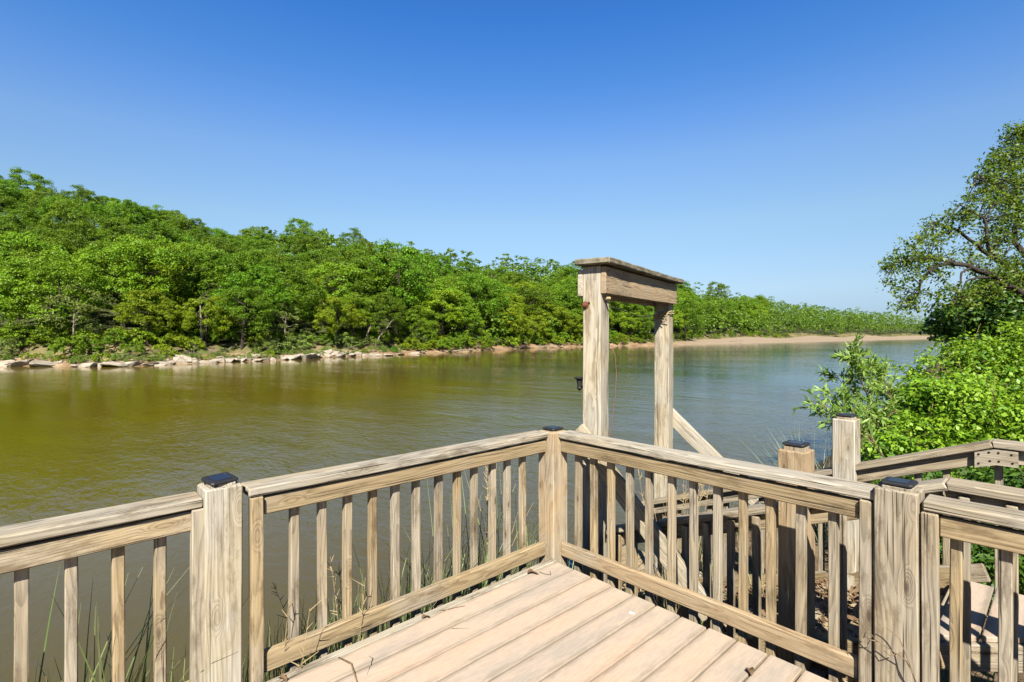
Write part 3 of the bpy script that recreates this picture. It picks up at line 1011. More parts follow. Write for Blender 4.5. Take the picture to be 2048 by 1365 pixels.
tree_kind('oakA', 1, 9.5, 4.6, 1.6, 17, 100, (.11, .235), L_OAK, M_BARK, .24)
tree_kind('oakB', 2, 10.5, 4.3, 1.8, 18, 100, (.11, .235), L_OAK, M_BARK, .24)
tree_kind('elmA', 3, 10.0, 4.2, 1.4, 17, 100, (.11, .235), L_MID, M_BARK, .22)
tree_kind('elmB', 4, 9.0, 4.6, 1.2, 18, 100, (.11, .235), L_MID, M_BARK, .22)
tree_kind('cotA', 5, 9.0, 3.9, 1.2, 15, 100, (.11, .235), L_YEL, M_BARK, .2)
tree_kind('cotB', 6, 8.0, 4.2, 1.0, 15, 100, (.11, .235), L_YEL, M_BARK, .2)
tree_kind('tall', 7, 13.0, 3.3, 3.2, 15, 40, (.18, .30), L_OAK, M_PBARK, .2, sub=(6, 9))
tree_kind('pale', 8, 8.0, 3.0, 1.5, 13, 44, (.14, .26), L_PALE, M_PBARK, .13, sub=(6, 9))
tree_kind('cedar', 9, 7.0, 2.5, .4, 14, 46, (.17, .30), L_DARK, M_BARK, .2)
tree_kind('shrubA', 11, 3.2, 2.3, -.2, 11, 36, (.13, .26), L_MID, M_BARK, .06, sub=(6, 9))
tree_kind('shrubB', 12, 2.5, 2.4, -.3, 11, 36, (.13, .26), L_YEL, M_BARK, .05, sub=(6, 9))
tree_kind('shrubC', 13, 2.4, 2.0, -.3, 10, 36, (.13, .26), L_OAK, M_BARK, .05, sub=(6, 9))
tree_kind('shrubD', 14, 1.5, 2.6, -.3, 11, 36, (.12, .24), L_PALE, M_BARK, .04, sub=(6, 9))
LOOK = dict(oakA='dark green broad oak', oakB='dark green tall oak', elmA='mid green rounded tree', elmB='mid green spreading tree', cotA='yellow green leafy tree',
            cotB='bright yellow green low tree', tall='tall thin open tree', pale='pale grey green feathery tree', cedar='small dark cedar',
            shrubA='mid green bushy shrub', shrubB='bright yellow green shrub', shrubC='dark green shrub', shrubD='pale green sprawling shrub')


def zone_of(px):
    for lim, s in ((110, "at the photo's left edge"), (270, 'above the long pale slabs'), (420, 'above the dark rock pile'), (560, 'right of the rock pile'), (700, 'above the biggest boulder heap'),
                   (860, 'by the bare leaning trunks'), (1010, 'right of the leaning trunks'), (1150, 'left of the timber frame'), (1350, 'behind the timber frame'), (1480, 'where the sand bar begins'),
                   (1620, "above the sand bar's near half"), (1750, 'above the sand bar middle'), (1860, "above the sand bar's far half")):
        if px < lim: return s
    return 'at the far downstream end'


def add_plant(key, x, y, z, sc, rz, name, cat, row, parts=True, base=None):
    K = KINDS[key]
    px = pix(x, y, z)[0]
    lab = f"{LOOK[key]} {row} {zone_of(px)}"
    grp = f"{cat}s {zone_of(px)}"
    if parts:
        o = bpy.data.objects.new(name, None); COL.objects.link(o)
        o.empty_display_size = .5
        for nm in ('crown', 'trunk') if 'shrub' not in key else ('crown',):
            c = bpy.data.objects.new(nm if 'shrub' not in key else 'foliage', K[nm]); COL.objects.link(c); c.parent = o
    else:
        o = bpy.data.objects.new(name, K['joined']); COL.objects.link(o)
    o.location = (x, y, z)
    o.rotation_euler = (rnd.uniform(-.04, .04), rnd.uniform(-.04, .04), rz)
    o.scale = (sc * rnd.uniform(.92, 1.1), sc * rnd.uniform(.92, 1.1), sc * rnd.uniform(.9, 1.12))
    tag(o, lab, cat, grp)
    return o


# candidate trees on the far bank --------------------------------------------
cand = []
Y = -62.0
while Y < 640:
    spacing = 7.4 if Y < 140 else (8.6 if Y < 300 else 10)
    bwY = float(lerp_tab(BW, Y))
    s = bwY + (3.0 if bwY > 5 else 1.6)
    row = 0
    depth = 128 if Y < 150 else (90 if Y < 300 else 60)
    while s < depth + bwY:
        yy = Y + rnd.uniform(-.45, .45) * spacing
        ss = s + rnd.uniform(-.4, .4) * spacing * (.5 if row == 0 else 1)
        x = float(shore_far(yy)) - ss
        z = hz(x, yy)
        px, py, d = pix(x, yy, z)
        if -60 < px < 1935 and d > 5:
            cand.append((row, ss, x, yy, z, px, d))
        s += spacing * (1.0 if row else .9)
        row += 1
    Y += spacing * .95
cand2 = []
for (row, ss, x, y, z, px, d) in cand:
    r = rnd.random()
    if row == 0: key = rnd.choice(['elmA', 'elmB', 'cotA', 'cotB', 'pale', 'oakA', 'cotB']); sc = rnd.uniform(.7, 1.1)
    elif row < 3: key = rnd.choice(['elmA', 'elmB', 'cotA', 'cotB', 'oakA', 'oakB', 'elmA', 'pale']); sc = rnd.uniform(1.0, 1.4)
    elif row < 7: key = rnd.choice(['elmA', 'elmB', 'oakA', 'oakB', 'cotA', 'oakB', 'cedar']); sc = rnd.uniform(.95, 1.35)
    else: key = rnd.choice(['oakA', 'oakB', 'oakA', 'elmB', 'cedar', 'cedar']); sc = rnd.uniform(.75, 1.05)
    if 640 < px < 870 and 2 <= row <= 5 and rnd.random() < .5: key = 'tall'; sc = rnd.uniform(1.05, 1.3)
    sc *= 1.16 * rnd.uniform(.9, 1.1)
    if y > 45: sc *= 1.10
    if y > 170: sc *= 1.15
    cand2.append((KINDS[key]['H'] * sc / d, key, sc, row, x, y, z, px, d))
# what the hill hides is left out: keep trees whose top rises above the trees in front of it
cand2.sort(key=lambda t: t[8])
hor = {}
keep = []
for t in cand2:
    app, key, sc, row, x, y, z, px, d = t
    K = KINDS[key]
    topy = pix(x, y, z + K['H'] * sc)[1]
    half = K['R'] * sc * F / d
    cols = range(int((px - half) // 8), int((px + half) // 8) + 1)
    best = max((hor.get(c, 1e9) for c in cols))
    if topy < best - 5:
        keep.append(t)
    for c in cols:
        f = abs((c * 8 + 4 - px) / half)
        if f < .75:
            hor[c] = min(hor.get(c, 1e9), topy + .28 * (K['H'] * sc * F / d) * (.3 + f))
keep.sort(key=lambda t: -t[0])
indiv, rest = keep[:285], keep[285:]
for (app, key, sc, row, x, y, z, px, d) in indiv:
    top_on_sky = row > 5
    rowtxt = 'at the waterline' if row == 0 else ('low on slope' if row < 3 else ('halfway up slope' if row < 7 else 'high on ridge'))
    add_plant(key, x, y, z - .2, sc, rnd.uniform(0, 6.28), 'tree', 'tree', rowtxt, parts=(row < 4 and d < 220))
if rest:
    vs = []
    for i, (app, key, sc, row, x, y, z, px, d) in enumerate(rest):
        cv, _ = crown_geo(500 + i, KINDS[key]['H'] * sc, KINDS[key]['R'] * sc, .5, 9, 12, (.55, 1.0), sub=(5, 6))
        vs.append(cv + np.array([x, y, z]))
    vs = np.concatenate(vs)
    fw = bpy.data.objects.new('far_woods', np_mesh('far_woods', vs, quads(len(vs) // 4), L_FAR)); COL.objects.link(fw)
    tag(fw, 'hazy green woods at the far end of the river above the sand bar', 'woods', None, 'stuff')

# shrubs and grass along the far bank ------------------------------------------
Y = -50.0
while Y < 330:
    bwY = float(lerp_tab(BW, Y))
    for q in range(3 if Y < 150 else 1):
        ss = (bwY * 1.0 + rnd.uniform(.2, 4.4) if bwY > 4 else rnd.uniform(.9, 4.2)) + q * 1.5
        yy = Y + rnd.uniform(-1.2, 1.2)
        x = float(shore_far(yy)) - ss
        z = hz(x, yy)
        px, py, d = pix(x, yy, z)
        if -40 < px < 1900:
            key = rnd.choice(['shrubA', 'shrubB', 'shrubC', 'shrubD', 'shrubB', 'shrubA'])
            if 540 < px < 730 and q == 0: key = 'shrubD'
            add_plant(key, x, yy, z - .1, rnd.uniform(.55, 1.15), rnd.uniform(0, 6.28), 'shrub', 'shrub', 'on the bank', parts=False)
    Y += 2.7 if Y < 150 else 4.5

# small plants growing on the bare soil between the rocks and the trees
Y = -12.0
while Y < 62:
    for q in range(2):
        yy = Y + rnd.uniform(-.8, .8)
        ss = rnd.uniform(2.2, 5.2)
        x = float(shore_far(yy)) - ss
        z = hz(x, yy)
        if -40 < pix(x, yy, z)[0] < 1100:
            add_plant(rnd.choice(['shrubD', 'shrubC', 'shrubB', 'shrubD']), x, yy, z - .05, rnd.uniform(.22, .5), rnd.uniform(0, 6.28), 'shrub', 'shrub', 'low on bare soil', parts=False)
    Y += 1.9

# the two bare leaning trunks and dead brush on the far bank
def far_pt(px, s, dz=0):
    """a point s metres behind the far shoreline, in the direction of photo column px"""
    lo, hi = 20.0, 700.0
    for _ in range(60):
        m = (lo + hi) / 2
        p = at(px, HY, m)
        if float(shore_far(p.y)) - p.x > s: hi = m
        else: lo = m
    p = at(px, HY, lo)
    return Vector((p.x, p.y, hz(p.x, p.y) + dz))


for (px, s, lean, Ht, lab) in ((728, 7.5, 2.0, 6.0, 'bare pale trunk leaning right, left one of the pair above the far shore'), (748, 7.0, 3.4, 5.2, 'bare pale trunk leaning strongly right, right one of the pair above the far shore'),
                               (403, 9.0, -.2, 7.5, 'slim upright pale trunk standing above the dark rock pile')):
    p = far_pt(px, s)
    side = Vector((CA, SA, 0))
    pts = [p + Vector((0, 0, -.4)), p + side * lean * .3 + Z * Ht * .4, p + side * lean * .75 + Z * Ht * .75, p + side * lean + Z * Ht]
    V, Fc = [], []
    add_tube(V, Fc, pts, [.17, .14, .10, .04], 7)
    rr = random.Random(int(px))
    for i in range(6):
        a = pts[1].lerp(pts[3], rr.uniform(.2, 1))
        add_tube(V, Fc, [a, a + side * rr.uniform(-1, 1.4) + Z * rr.uniform(.3, 1.2) + Vector((rr.uniform(-.5, .8), 0, 0))], [.05, .012], 5)
    tag(mesh_obj('bare_tree', V, Fc, M_PBARK, None, None, True), lab, 'bare tree')
for (px, s, Rr, lab) in ((1105, 5.0, 2.6, 'grey tangle of dead branches by the far shore left of the timber frame'), (700, 6.0, 1.5, 'grey dead brush lying over the biggest boulder heap'),
                         (545, 9.5, 1.6, 'grey leafless twigs in the trees above the far boulders'), (880, 3.5, 1.8, 'brown roots and brush hanging at the far waterline'),
                         (960, 1.5, 1.7, 'brown roots at the far waterline, midway between trunks and frame'), (1020, 1.3, 1.8, 'grey brown brush hanging over the far waterline nearer the frame'),
                         (1250, 1.3, 2.2, 'brown brush at the far waterline seen through the timber frame'), (425, 6.5, 1.2, 'brown dry brush on the soil just right of the rock pile'),
                         (250, 5.5, 1.1, 'brown dry brush above the long pale slabs'), (385, 5.0, 1.4, 'dark brown brush behind the rock pile')):
    p = far_pt(px, s)
    V, Fc = [], []
    rr = random.Random(int(px))
    for i in range(70):
        a = rr.uniform(0, 6.28); e = rr.uniform(.05, 1.3)
        L = Rr * rr.uniform(.5, 1)
        d = Vector((math.cos(a) * math.cos(e), math.sin(a) * math.cos(e), math.sin(e)))
        p0_ = p + Vector((rr.uniform(-.3, .3) * Rr, rr.uniform(-.3, .3) * Rr, 0))
        m_ = p0_ + d * L * .5 + Vector((0, 0, rr.uniform(0, .3)))
        add_tube(V, Fc, [p0_, m_, p0_ + d * L + Vector((0, 0, -rr.uniform(0, .5)))], [.035, .022, .008], 4)
    tag(mesh_obj('dead_brush', V, Fc, M_PBARK, None, None, True), lab, 'dead brush')

for (px, s, L, a, lab) in ((905, .6, 5.0, .5, 'thin grey driftwood log lying in the shallows right of the boulders'), (1075, .5, 7.0, .3, 'long driftwood log at the waterline left of the timber frame'),
                           (430, 3.2, 3.0, .9, 'grey driftwood branch on the soil above the low rocks'), (720, 4.2, 3.4, .4, 'pale driftwood log above the biggest boulder heap'), (1460, 9.0, 6.0, .2, 'driftwood log lying on the sand bar')):
    p = far_pt(px, s)
    d = Vector((math.cos(a + .8), math.sin(a + .8), .03))
    V, Fc = [], []
    pts = [p + d * L * t + Vector((.12 * math.sin(7 * t), .1 * math.cos(5 * t), .12 + .1 * math.sin(3 * t))) for t in (0, .2, .4, .6, .8, 1)]
    add_tube(V, Fc, pts, [.16, .15, .13, .11, .08, .04], 7)
    add_tube(V, Fc, [pts[2], pts[2] + Vector((.3, -.4, .6))], [.06, .02], 5)
    add_tube(V, Fc, [pts[4], pts[4] + Vector((-.3, .4, .5))], [.05, .02], 5)
    tag(mesh_obj('driftwood', V, Fc, M_PBARK, None, None, True), lab, 'driftwood')

# rocks on the far shore --------------------------------------------------------
rm, nt, b, out = new_mat('pale_rock')
g = G(nt)
tc = g.n('TexCoord'); oi = g.n('ObjectInfo')
n1 = g.noise(tc.outputs['Object'], 1.6, 6, .65)
n2 = g.noise(g.vmul(tc.outputs['Object'], (1, 1, 5)), 1.3, 4, .6)
c = g.ramp(n1, [(.3, (.17, .135, .095)), (.48, (.36, .30, .22)), (.72, (.50, .435, .335))])
c = g.mix(g.smooth(n2, .56, .66), c, (.27, .21, .15))
hs = g.n('HueSaturation'); g.l(c, hs.inputs['Color']); g.l(g.math('ADD', .40, g.math('MULTIPLY', oi.outputs['Random'], .18)), hs.inputs['Value'])
g.l(hs.outputs[0], b.inputs['Base Color'])
b.inputs['Roughness'].default_value = .9
g.l(g.bump(n1, .6, .2), b.inputs['Normal'])


def rock_mesh(seed):
    rs = random.Random(seed)
    bm = bmesh.new()
    bmesh.ops.create_icosphere(bm, subdivisions=4, radius=1)
    cuts = []
    for i in range(10):
        d = Vector((rs.gauss(0, 1), rs.gauss(0, 1), rs.gauss(0, .7))).normalized()
        cuts.append((d, rs.uniform(.45, .8)))
    cuts.append((Vector((rs.gauss(0, .18), rs.gauss(0, .18), 1)).normalized(), rs.uniform(.3, .5)))
    for vv in bm.verts:
        p = vv.co.copy()
        for d, k_ in cuts:
            q_ = p.dot(d) - k_
            if q_ > 0: p -= d * q_
        vv.co = p + Vector((rs.uniform(-1, 1), rs.uniform(-1, 1), rs.uniform(-1, 1))) * .014
    me = bpy.data.meshes.new('rock'); bm.to_mesh(me); bm.free()
    me.materials.append(rm)
    return me


ROCKS = [rock_mesh(40 + i) for i in range(7)]
# px, distance behind waterline, half width, half height, kind
RK = [(30, .7, 1.9, .75), (82, .4, 2.6, .85), (8, 1.2, 1.6, .7), (118, 2.5, .7, .4), (180, .3, 2.0, .55), (205, .5, 1.3, .6), (235, .3, 2.6, .75), (262, .6, 1.2, .7), (297, .3, 1.5, .45), (318, .4, 1.4, .45),
      (340, .6, 1.0, .4), (356, 1.3, 1.2, .9), (368, 2.0, 1.6, 1.0), (382, 1.0, 1.1, .8), (372, 3.2, 1.1, .8), (395, .6, 1.0, .6), (410, .5, .9, .45), (428, .6, 1.2, .5), (442, .9, 1.0, .6), (457, .5, 1.0, .5),
      (470, .8, 1.3, .6), (486, .5, 1.0, .5), (500, .9, 1.2, .55), (515, .5, 1.0, .45), (530, .7, 1.1, .5), (546, .5, 1.0, .45), (512, 3.5, 1.2, .7), (570, .6, 1.2, .55), (586, .9, 1.8, .75), (606, .5, 1.8, .8),
      (622, 1.8, 1.3, .8), (634, .8, 1.3, .8), (648, 2.4, 2.2, .9), (655, .7, 1.2, .7), (668, 1.6, 1.3, .8), (681, .7, 1.2, .6), (690, 2.5, 1.2, .7), (702, .8, 1.3, .6), (716, 1.5, 1.1, .6), (726, .5, 1.1, .45),
      (742, .8, 1.2, .45), (756, .4, 1.0, .4), (776, .5, 1.3, .35), (800, .4, 1.5, .35), (826, .4, 1.6, .35), (845, .5, 1.2, .3), (640, 4.0, 1.4, .7), (672, 3.8, 1.2, .6), (150, .5, .8, .35), (55, 2.4, 1.0, .5),
      (450, 2.2, .8, .45), (482, 2.4, .9, .5), (562, 1.8, .8, .5), (600, 2.6, 1.1, .6), (712, 3.2, .8, .45), (330, 2.0, .7, .4), (272, 1.8, .8, .35), (222, 2.0, .9, .4)]
for i, (px, s, hw, hh_) in enumerate(RK):
    p = far_pt(px, s)
    o = bpy.data.objects.new('boulder', ROCKS[i % 7]); COL.objects.link(o)
    o.location = p + Z * (hh_ * .25)
    o.rotation_euler = (rnd.uniform(-.25, .25), rnd.uniform(-.2, .2), rnd.choice((.75, -2.4)) + rnd.uniform(-.7, .7))
    o.scale = (hw * rnd.uniform(.7, 1.05), hw * .7, hh_ * rnd.uniform(.75, 1.15))
    size = 'long flat pale slab' if hw > 1.75 else ('tilted grey boulder' if hh_ >= .8 else ('small pale rock' if hw < 1.05 else 'pale angular boulder'))
    pos = 'at the left end of the far shore' if px < 140 else ('between left end and rock pile' if px < 345 else ('in the dark rock pile' if px < 400 else
          ('in the low row right of the rock pile' if px < 560 else ('in the biggest heap of boulders' if px < 735 else 'at the right end of the boulder shore'))))
    row = '' if s < 1.4 else ' higher up'
    tag(o, f'{size} {pos}{row}', 'boulder', 'pale boulders along the far shore')

# ---------------------------------------------------------------- right bank
def blob_leaves(rs, blobs, per_m2, size, asp, squash=.85, sub=(.16, .30), fold=.08, up=.45, jit=.5):
    """blobs (x,y,z,r): knobbly leafy masses built of small leafy clumps"""
    cl, rad = [], []
    for (x, y, z, r) in blobs:
        n = int(44 * (r / .6) ** 1.6)
        d = sph(rs, n)
        k = rs.uniform(.3, 1.25, (n, 1)) ** .5
        p = np.array([x, y, z]) + d * r * k * np.array([1, 1, squash])
        cl.append(p); rad.append(rs.uniform(sub[0], sub[1], n) * (r / .6) ** .35)
    cl = np.concatenate(cl); rad = np.concatenate(rad)
    per = per_m2
    return clump_leaves(rs, cl, rad, per, size, .8, up, jit, asp, fold)


def stems_into(V, Fc, blobs, rr, zb, n, r0, droop=0):
    for (x, y, z, r) in blobs:
        for i in range(n):
            e = Vector((x + rr.uniform(-r, r) * .8, y + rr.uniform(-r, r) * .8, z + rr.uniform(-.2, .8) * r))
            b0 = Vector((x + rr.uniform(-.5, .5) * r, y + rr.uniform(-.5, .5) * r, zb))
            m = b0.lerp(e, .5) + Vector((rr.uniform(-.15, .15), rr.uniform(-.15, .15), 0))
            add_tube(V, Fc, [b0, m, e], [r0, r0 * .7, r0 * .25], 5)


def leafy_shrub(name, pxs, mat, label, seed, per, size, asp, sub=(.16, .30), zb=-1.2, stem=.012, nst=5, fold=.08):
    blobs = []
    for (px, py, d, r) in pxs:
        p = at(px, py, d); blobs.append((p.x, p.y, p.z, r))
    rs = np.random.RandomState(seed)
    V = blob_leaves(rs, blobs, per, size, asp, sub=sub, fold=fold)
    cx = sum(b_[0] for b_ in blobs) / len(blobs); cy = sum(b_[1] for b_ in blobs) / len(blobs)
    t = thing(name, (cx, cy, zb), label, 'shrub')
    o = bpy.data.objects.new('foliage', np_mesh('foliage', V - np.array([cx, cy, zb]), quads(len(V) // 4), mat)); COL.objects.link(o); o.parent = t
    Vs, Fs = [], []
    stems_into(Vs, Fs, blobs, random.Random(seed), zb, nst, stem)
    r_ = random.Random(seed + 9)
    for (x, y, z, r) in blobs:
        for i in range(3 if r > .3 else 0):
            b_ = Vector((x, y, z)) + Vector((r_.gauss(0, .5) + .3, r_.gauss(0, .5) - .3, r_.uniform(-.1, .8))) * r
            e = b_ + Vector((r_.uniform(-.2, .5), r_.uniform(-.6, .1), r_.uniform(.1, .6))) * r * 1.1
            add_tube(Vs, Fs, [b_, b_.lerp(e, .5) + Vector((0, 0, .06)), e], [stem * .5, stem * .38, stem * .15], 4)
    mesh_obj('stem', Vs, Fs, M_TWIG, t, None, True)
    return t


leafy_shrub('leafy_shrub', [(1975, 770, 8.0, .66), (2065, 735, 8, .82), (1890, 762, 7.6, .46), (2150, 770, 7.5, .9), (1925, 712, 8.4, .28)], L_BUSH, 'bright green bush topmost of the mass behind the far stair railing, at right', 21, 80, (.038, .078), .62, sub=(.10, .32))
leafy_shrub('leafy_shrub', [(1870, 800, 6.8, .42), (1850, 850, 6.6, .5), (1800, 890, 6.4, .36), (1765, 925, 6.0, .34), (1740, 985, 5.8, .34)], L_BUSH, 'bright green bush reaching lowest and leftmost beside the farther split post', 22, 80, (.038, .078), .62, sub=(.10, .32))
leafy_shrub('leafy_shrub', [(1960, 870, 6.2, .6), (2060, 850, 6.3, .75), (1900, 930, 6.0, .5), (2030, 950, 5.9, .6), (2130, 900, 6, .7)], L_BUSH, 'bright green bush in the middle of the mass directly above the bent railing', 23, 80, (.038, .078), .62, sub=(.10, .32))
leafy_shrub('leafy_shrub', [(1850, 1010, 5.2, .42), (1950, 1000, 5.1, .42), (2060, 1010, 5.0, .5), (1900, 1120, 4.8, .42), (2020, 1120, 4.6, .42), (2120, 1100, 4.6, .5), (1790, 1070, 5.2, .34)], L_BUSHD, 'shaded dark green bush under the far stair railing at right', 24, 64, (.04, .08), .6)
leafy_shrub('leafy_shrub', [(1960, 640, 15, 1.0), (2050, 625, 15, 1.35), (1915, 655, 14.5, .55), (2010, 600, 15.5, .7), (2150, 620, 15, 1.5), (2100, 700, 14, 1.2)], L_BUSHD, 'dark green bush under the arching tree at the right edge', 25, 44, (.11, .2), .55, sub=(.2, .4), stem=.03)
leafy_shrub('leafy_shrub', [(1702, 1185, 4.2, .13), (1712, 1215, 4.1, .12), (1698, 1150, 4.3, .08), (1720, 1120, 4.4, .06)], L_BUSH, 'small bright green plant on the steps, between the middle railing and the grey knotty post', 26, 9, (.05, .09), .6, sub=(.07, .12), zb=-.75, stem=.004, nst=3)

# feathery young willow: stems carrying narrow leaves in pairs
def sprig(name, stems, label, seed, leafl=(.07, .13)):
    rs = np.random.RandomState(seed); rr = random.Random(seed)
    Vs, Fs = [], []
    Cs, Ds, Ss = [], [], []
    for path in stems:
        pts = [at(*p) for p in path]
        add_tube(Vs, Fs, pts, [.009 * (1 - .75 * i / (len(pts) - 1)) for i in range(len(pts))], 5)
        for i in range(len(pts) - 1):
            if i == 0 and len(pts) > 3: continue
            for k in range(6):
                p = pts[i].lerp(pts[i + 1], rr.random())
                d0 = (pts[i + 1] - pts[i]).normalized()
                tip = p + (d0 * .6 + Vector((rr.gauss(0, .55), rr.gauss(0, .55), rr.gauss(0, .5)))).normalized() * rr.uniform(.10, .30)
                add_tube(Vs, Fs, [p, tip], [.0035, .0015], 4)
                for q in range(18):
                    f = rr.uniform(.1, 1.0)
                    b_ = p.lerp(tip, f)
                    dd = ((tip - p).normalized() * .8 + Vector((rr.gauss(0, .6), rr.gauss(0, .6), rr.gauss(0, .5) + .1))).normalized()
                    Cs.append(b_); Ds.append(dd); Ss.append(rr.uniform(*leafl))
    n = len(Cs)
    C = np.array([tuple(c_) for c_ in Cs]); D = np.array([tuple(c_) for c_ in Ds]); S = np.array(Ss)[:, None]
    A = rs.normal(size=(n, 3)) + np.array([0, 0, .8]); B = np.cross(D, A); B /= np.linalg.norm(B, axis=1, keepdims=True)
    N = np.cross(B, D)
    V = np.empty((n, 4, 3))
    V[:, 0] = C; V[:, 1] = C + D * S * .5 + B * S * .11 + N * S * .05; V[:, 2] = C + D * S - N * S * .08; V[:, 3] = C + D * S * .5 - B * S * .11 + N * S * .05
    V = V.reshape(-1, 3)
    p0_ = at(*stems[0][0])
    t = thing(name, p0_, label, 'young tree')
    o = bpy.data.objects.new('foliage', np_mesh('foliage', V - np.array(tuple(p0_)), quads(n), L_SPRIG)); COL.objects.link(o); o.parent = t
    mesh_obj('stem', Vs, Fs, M_TWIG, t, None, True)


D0 = 6.3
sprig('willow_sapling', [[(1850, 1000, D0), (1800, 900, D0), (1740, 800, D0), (1705, 730, D0), (1698, 700, D0)],
                         [(1800, 900, D0), (1730, 820, D0 + .1), (1690, 775, D0 + .15), (1672, 750, D0 + .2)],
                         [(1740, 800, D0), (1725, 770, D0 - .1), (1722, 730, D0 - .15), (1715, 705, D0 - .2)],
                         [(1850, 1000, D0), (1815, 890, D0 + .2), (1790, 820, D0 + .25), (1768, 760, D0 + .3), (1752, 725, D0 + .3)],
                         [(1790, 820, D0 + .3), (1780, 780, D0 + .3), (1775, 750, D0 + .3)],
                         [(1730, 820, D0), (1750, 830, D0 - .1), (1760, 850, D0 - .1)],
                         [(1740, 800, D0), (1748, 770, D0 + .2), (1738, 745, D0 + .2)]],
      'feathery pale green sapling leaning out over the water, left of the bright bushes', 31)
D0 = 5.2
sprig('willow_sapling', [[(1800, 960, D0), (1750, 890, D0), (1700, 850, D0), (1668, 822, D0), (1650, 812, D0)],
                         [(1750, 890, D0), (1710, 830, D0 + .1), (1685, 806, D0 + .1), (1672, 798, D0 + .1)],
                         [(1700, 850, D0), (1690, 838, D0 - .1), (1660, 842, D0 - .1)],
                         [(1750, 890, D0), (1735, 845, D0 + .2), (1728, 815, D0 + .25)]],
      'low leafy spray just above the farther split post, in front of the water', 32, (.06, .11))

# big arching tree at the right edge ---------------------------------------------
rr = random.Random(77)
tbase = at(2330, 900, 10.5)
tbase.z = -1.2
tree = thing('arching_tree', tbase, 'open thin twigged tree arching in from the right edge over the water', 'tree')
LIMBS = [
    [(2330, 900, 10.5), (2260, 740, 10.4), (2150, 650, 10.2), (2048, 592, 10), (1990, 556, 9.9), (1945, 536, 9.8), (1905, 527, 9.7), (1872, 533, 9.6), (1848, 556, 9.5), (1836, 590, 9.4)],
    [(2150, 650, 10.2), (2060, 570, 10.4), (2000, 525, 10.4), (1965, 500, 10.5), (1940, 480, 10.5), (1900, 455, 10.6), (1870, 445, 10.6)],
    [(2000, 525, 10.4), (1975, 480, 10.2), (1972, 445, 10.2), (1950, 425, 10.2), (1920, 410, 10.1)],
    [(2260, 740, 10.4), (2140, 590, 10.8), (2050, 510, 10.9), (2030, 470, 11), (2036, 420, 11), (2030, 360, 11), (2015, 310, 11)],
    [(2036, 420, 11), (2000, 380, 10.8), (1975, 355, 10.7), (1955, 350, 10.7)],
    [(2260, 740, 10.4), (2170, 480, 11.2), (2110, 340, 11.3), (2060, 280, 11.3), (2035, 262, 11.3)],
    [(2170, 480, 11.2), (2200, 330, 11.4), (2180, 240, 11.4)],
    [(1945, 536, 9.8), (1925, 545, 9.6), (1915, 575, 9.5), (1912, 600, 9.4)],
    [(1905, 527, 9.7), (1860, 515, 9.6), (1815, 520, 9.5), (1785, 530, 9.5)],
    [(1990, 556, 9.9), (1940, 560, 9.7), (1925, 580, 9.7), (1918, 610, 9.6)],
    [(2060, 570, 10.4), (2010, 560, 10), (1975, 575, 9.8), (1950, 600, 9.7)],
]
R0 = [.078, .06, .03, .07, .03, .07, .045, .018, .026, .018, .022]
Vt, Ft = [], []
skel = []
for L_, r0 in zip(LIMBS, R0):
    pts = [at(*p) for p in L_]
    n_ = len(pts)
    fine = []
    for i in range(n_ - 1):
        for q in range(3):
            t = q / 3
            a_, b_ = pts[i], pts[i + 1]
            pm = pts[max(i - 1, 0)]; pn = pts[min(i + 2, n_ - 1)]
            p = .5 * (2 * a_ + (b_ - pm) * t + (2 * pm - 5 * a_ + 4 * b_ - pn) * t * t + (3 * a_ - pm - 3 * b_ + pn) * t ** 3)
            fine.append(p + Vector((rr.gauss(0, .012), rr.gauss(0, .012), rr.gauss(0, .012))))
    fine.append(pts[-1])
    rad = [r0 * (1 - .86 * i / (len(fine) - 1)) + .006 for i in range(len(fine))]
    if L_ is LIMBS[0]:
        fine[0].z = -1.4
    add_tube(Vt, Ft, fine, rad, 7)
    skel += fine[2:]
BL = [(1848, 505, 9.6, 52, 52), (1800, 520, 9.5, 36, 30), (1775, 535, 9.5, 20, 14), (1870, 470, 10.4, 40, 36), (1905, 450, 10.5, 36, 30), (1900, 500, 10, 45, 30), (1930, 420, 10.2, 26, 20), (1945, 470, 10.3, 42, 28),
      (1985, 410, 10.5, 48, 52), (2020, 380, 10.9, 55, 70), (1970, 355, 10.7, 24, 22), (2010, 330, 11, 36, 44), (2045, 300, 11.2, 46, 60), (2040, 268, 11.3, 30, 30), (2050, 440, 11, 50, 56), (2000, 470, 10.6, 45, 40),
      (2030, 520, 10.2, 45, 30), (1975, 530, 10, 40, 24), (1815, 560, 9.4, 30, 18), (1835, 600, 9.4, 26, 20), (1800, 610, 9.4, 26, 16), (1780, 575, 9.4, 22, 9), (1870, 560, 9.5, 28, 10), (1912, 590, 9.5, 24, 13), (1945, 600, 9.7, 30, 14),
      (1885, 610, 9.4, 24, 9), (1980, 580, 9.8, 34, 18), (2030, 560, 9.9, 30, 14), (1855, 535, 9.6, 30, 18),
      (2100, 300, 11.3, 80, 70), (2120, 420, 11.2, 80, 70), (2160, 240, 11.4, 90, 60), (2130, 530, 10.8, 70, 40), (2220, 380, 11.4, 90, 60)]
Cs, Ns, Ss = [], [], []
